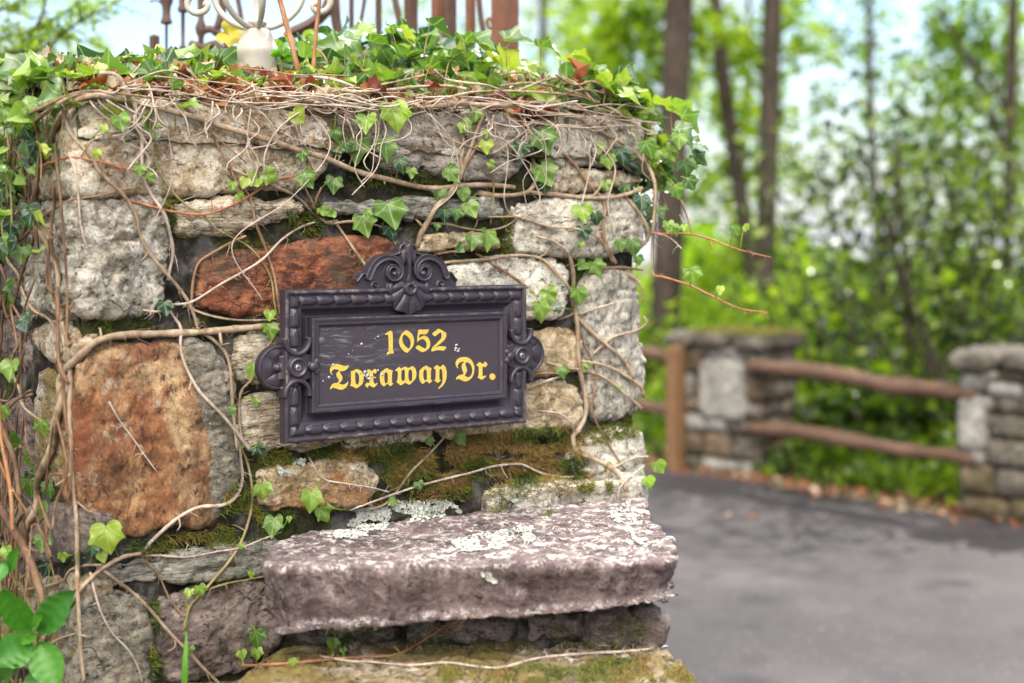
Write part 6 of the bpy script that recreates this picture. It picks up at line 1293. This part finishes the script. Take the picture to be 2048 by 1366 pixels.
SH = [('lime green shrub right behind the low mossy pillar', 1400, 12.5, 1.5, 1.1, 2000, (.7, 1.0)), ('bright yellow green shrub behind the middle of the rails', 1650, 12.0, 1.8, 1.25, 2800, (.65, 1.0)), ('mid green shrub behind the right part of the rails', 1860, 11.5, 1.7, 1.2, 2600, (.4, .9)),
      ('green shrub behind the right hand low pillar', 2060, 10.5, 1.6, 1.35, 2600, (.35, .85)), ('pale lime shrub glowing between the two tree trunks', 1460, 17, 2.4, 1.8, 2000, (.75, 1.0)), ('far yellow green thicket under the sky gap', 1720, 18, 3.6, 2.3, 3600, (.6, 1.0)),
      ('far green thicket at the right edge', 1980, 17, 3.4, 2.6, 3200, (.45, .9)), ('low lime bush behind the lower rail', 1600, 10.3, 1.2, .65, 1800, (.5, 1.0)), ('low green bush before the right hand pillar', 1800, 9.6, 1.2, .55, 1800, (.3, .8)), ('lime bush seen left of the mossy pillar', 1290, 12.0, 1.2, 1.0, 1300, (.7, 1.0)), ('deep green thicket far behind the mossy pillar', 1330, 19, 2.6, 1.9, 1500, (.6, 1.0))]
for a_ in SH: shrub(*a_)
for a_ in (('tall loose evergreen shrub with dark glossy leaves in the middle of the view', 1790, 9.9, 1.5, 2.3, 1000, (.05, 1), (.035, .075), 'bgdark'), ('dense dark evergreen shrub at the right edge of the view', 1960, 9.2, 1.5, 2.3, 1700, (.05, .95), (.035, .075), 'bgdark'), ('thin evergreen shrub with gaps above the middle of the rails', 1680, 11.0, 1.6, 2.6, 600, (.1, 1), (.035, .07), 'bgdark')): shrub(*a_, group='evergreen shrubs beyond the fence', stems=7)

def tree(label, px_b, px_t, D, wpx, crown, mat='trunk', h_=11.0, limbs=(), n_l=1400, tints=(.6, 1.0), s=(.05, .105), name='tree'):
    """crown: list of (px, py, spread_px, depth_shift, count)"""
    t = thing(name, label, 'tree', 'trees of the wood beyond the fence'); xb = (px_b - CX) / FPX * D; z0 = GZ(xb, D); k = D / FPX
    def X(py): return ((px_b + (px_t - px_b) * (660 - py) / 660.0) - CX) * k
    zs = np.array([z0 - .1, .3, 1.2, 2.5, 3.5, 6, 9, h_]); P = np.array([(X(HY - (z_ - CAMZ) / k) if z_ < 5 else X(HY - (5 - CAMZ) / k) + (z_ - 5) * .03, D, z_) for z_ in zs]); r = wpx * k / 2
    P = catmull(P, .3); rr = r * np.interp(P[:, 2], [z0, .6, 4, h_], [1.25, 1.04, .97, .3]); m = MB(); m.add(*tube(P, rr, 14, .07, int(D)))
    for (pa_, pb_, rl) in limbs: 
        Q = catmull(np.array([free(*pa_, D), free((pa_[0] + pb_[0]) / 2 + 8, (pa_[1] + pb_[1]) / 2 - 6, D), free(*pb_, D - .4)]), .15); m.add(*tube(Q, np.linspace(rl * k, rl * k * .4, len(Q)), 7))
    m.build('trunk', M[mat], t); c = MB(); Cs = []
    for (px, py, sp, ds, n) in crown:
        c0 = free(px, py, D + ds + 1.2); nb = max(1, n // 60); n2 = int(n * 1.5); nb = max(1, n2 // 12); sub = c0 + rng.normal(size=(nb, 3)) * np.array([sp * k, sp * k * .8, sp * k]) * 1.05; Cs.append(np.repeat(sub, 12, 0) + rng.normal(size=(nb * 12, 3)) * sp * k * .30)
    # the high crown, above the picture, that shades the place
    top = np.array([P[-1][0], D, h_ - 2.0]); sub = top + rng.normal(size=(26, 3)) * np.array([1.5, 1.5, 1.5]); Cs.append(np.repeat(sub, n_l // 26, 0) + rng.normal(size=(26 * (n_l // 26), 3)) * .6)
    C = np.vstack(Cs); cards(c, C, rng.uniform(s[0], s[1], len(C)), np.clip(rng.uniform(tints[0] - .15, tints[1], len(C)) + .22 * vnoise(C, .8, 5), 0, 1), up=.8, elong=1.4)
    c.build('crown', M['bgleaf'], t); return t
tree('thickest brown tree trunk just right of the big pillar', 1330, 1358, 12.0, 58, [(1260, 40, 60, 1, 500), (1200, 130, 60, 2, 420), (1300, 120, 50, 1, 250), (1420, 60, 40, 1, 180)])
tree('straight slim dark tree trunk in the middle of the view', 1527, 1545, 14.0, 40, [(1480, 120, 45, 0, 240), (1500, 300, 40, 0, 260), (1580, 60, 50, 0, 200), (1510, 500, 40, 0, 200)])
tree('thin mossy tree trunk leaning left between the two larger trunks', 1520, 1425, 15.0, 30, [(1440, 100, 40, 0, 240), (1430, 400, 36, 0, 180), (1470, 240, 40, 1, 220), (1440, 560, 50, 0, 300)])
tree('thin tree trunk above the rusty gate post', 1086, 1084, 18.0, 15, [(1160, 90, 50, 0, 260), (1140, 30, 50, 0, 240), (860, 20, 90, 2, 260), (980, 60, 60, 2, 160)])
tree('slender tree with light leaves at the upper right edge', 2010, 2026, 16.0, 22, [(1980, 60, 70, 0, 520), (1930, 170, 60, 0, 420), (2030, 230, 60, 0, 460), (1880, 60, 50, 0, 220), (2000, 370, 60, 0, 420)], limbs=[((2020, 330), (1880, 20), 9), ((2018, 240), (1940, 110), 6)])
tree('thin tree trunk behind the evergreen shrubs', 1760, 1735, 17.0, 14, [(1700, 30, 60, 0, 180), (1640, 120, 60, 0, 160), (1780, 200, 70, 0, 150), (1700, 330, 80, 0, 200), (1620, 230, 50, 0, 160)], tints=(.35, .9))
tree('thin mossy tree trunk at the far right', 1900, 1925, 19.0, 13, [(1850, 130, 60, 0, 160), (1880, 300, 70, 0, 380), (1960, 480, 80, 0, 420), (1820, 400, 60, 0, 220)], 'trunkmoss', tints=(.4, .95))
tree('pale slim tree trunk between the thick and the slim dark trunk', 1468, 1500, 22.0, 11, [(1400, 200, 60, 0, 260), (1480, 420, 60, 0, 300), (1350, 330, 50, 0, 160), (1560, 560, 60, 0, 240)])
# bare curved stems of the evergreen shrubs
for lab, pts, r_, D in (('bare curved shrub stem leaning left above the rails', [(1872, 760), (1850, 680), (1810, 590), (1785, 480), (1800, 350), (1790, 260)], 8, 9.6), ('bare forked shrub stem right of the curved one', [(1880, 750), (1900, 640), (1870, 540), (1900, 430), (1880, 330)], 6, 9.5), ('thin bare stem above the rails, left of the curved ones', [(1760, 720), (1745, 620), (1770, 520), (1745, 430)], 6, 10.2), ('thin stem rising at the right edge above the far pillar', [(1985, 700), (1960, 600), (1990, 480), (1975, 380)], 5, 9.3)):
    P = catmull(np.array([free(x, y, D) for x, y in pts]), .08); m = MB(); m.add(*tube(P, np.linspace(r_, r_ * .5, len(P)) * D / FPX, 8, .1)); tag(m.build('bare_shrub_stem', M['trunkmoss']), lab, 'shrub_stem', 'bare shrub stems')
# distant wood beyond the hollow
fw = MB(); n = 16000; xx = rng.uniform(-30, 60, n); yy = rng.uniform(44, 60, n); top = 1.5 + yy * (-.02 + .035 * vnoise(np.c_[xx, yy * 0, xx * 0], 4.0, 3)); C = np.c_[xx, yy, rng.uniform(-8, 1, n) * 1.0]; C[:, 2] = -8 + (top + 8) * rng.uniform(0, 1, n) ** .6
cards(fw, C, rng.uniform(.35, .8, n), np.clip(.75 + .25 * vnoise(C, 3.0, 5), 0, 1), up=.6); tag(fw.build('distant_wood', M['bgleaf']), 'pale green wood in the distance beyond the trees', 'wood', None, 'stuff')
# feathery conifer boughs at the upper left
cb = thing('feathery_bough', 'feathery yellow green tree boughs against the sky at the upper left', 'branch'); bm_, lm_ = MB(), MB()
for pts in ([(-60, 90), (0, 78), (60, 60), (120, 30), (180, -10)], [(-40, 150), (30, 125), (90, 95), (150, 50), (235, 5)], [(-60, 30), (0, 20), (60, -10)], [(-60, 130), (-10, 110), (40, 104), (70, 96)], [(60, 70), (85, 30), (90, -20)]):
    P = catmull(np.array([free(x, y, 3.9 + rng.uniform(-.2, .2)) for x, y in pts]), .02); bm_.add(*tube(P, np.linspace(.006, .0025, len(P)), 6))
    for k in range(0, len(P), 1):
        for j in range(1):
            d = unit(rng.normal(size=3) * np.array([1, .6, 1])); L_ = rng.uniform(.03, .11); bm_.add(*tube(np.array([P[k], P[k] + d * L_]), .0015, 4)); C = P[k] + d * np.linspace(.2, 1, 8)[:, None] * L_ + rng.normal(size=(8, 3)) * .006; cards(lm_, C, rng.uniform(.006, .013, 8), rng.uniform(.4, .95, 8), elong=2.4)
bm_.build('twigs', M['trunkmoss'], cb); lm_.build('leaves', M['bgleaf'], cb)
tree('hazy yellow green tree behind the feathery boughs at the upper left', -220, -220, 16.0, 40, [(40, 20, 60, 0, 120), (180, 40, 40, 0, 60), (190, 100, 30, 0, 50), (20, 110, 60, 0, 100)], tints=(.8, 1.0))
for m_o in list(bpy.data.objects):
    if m_o.parent is None and m_o.name.split('.')[0] in ('stone_pillar', 'low_stone_wall', 'stone_fence_pillar'): m_o['kind'] = 'thing'
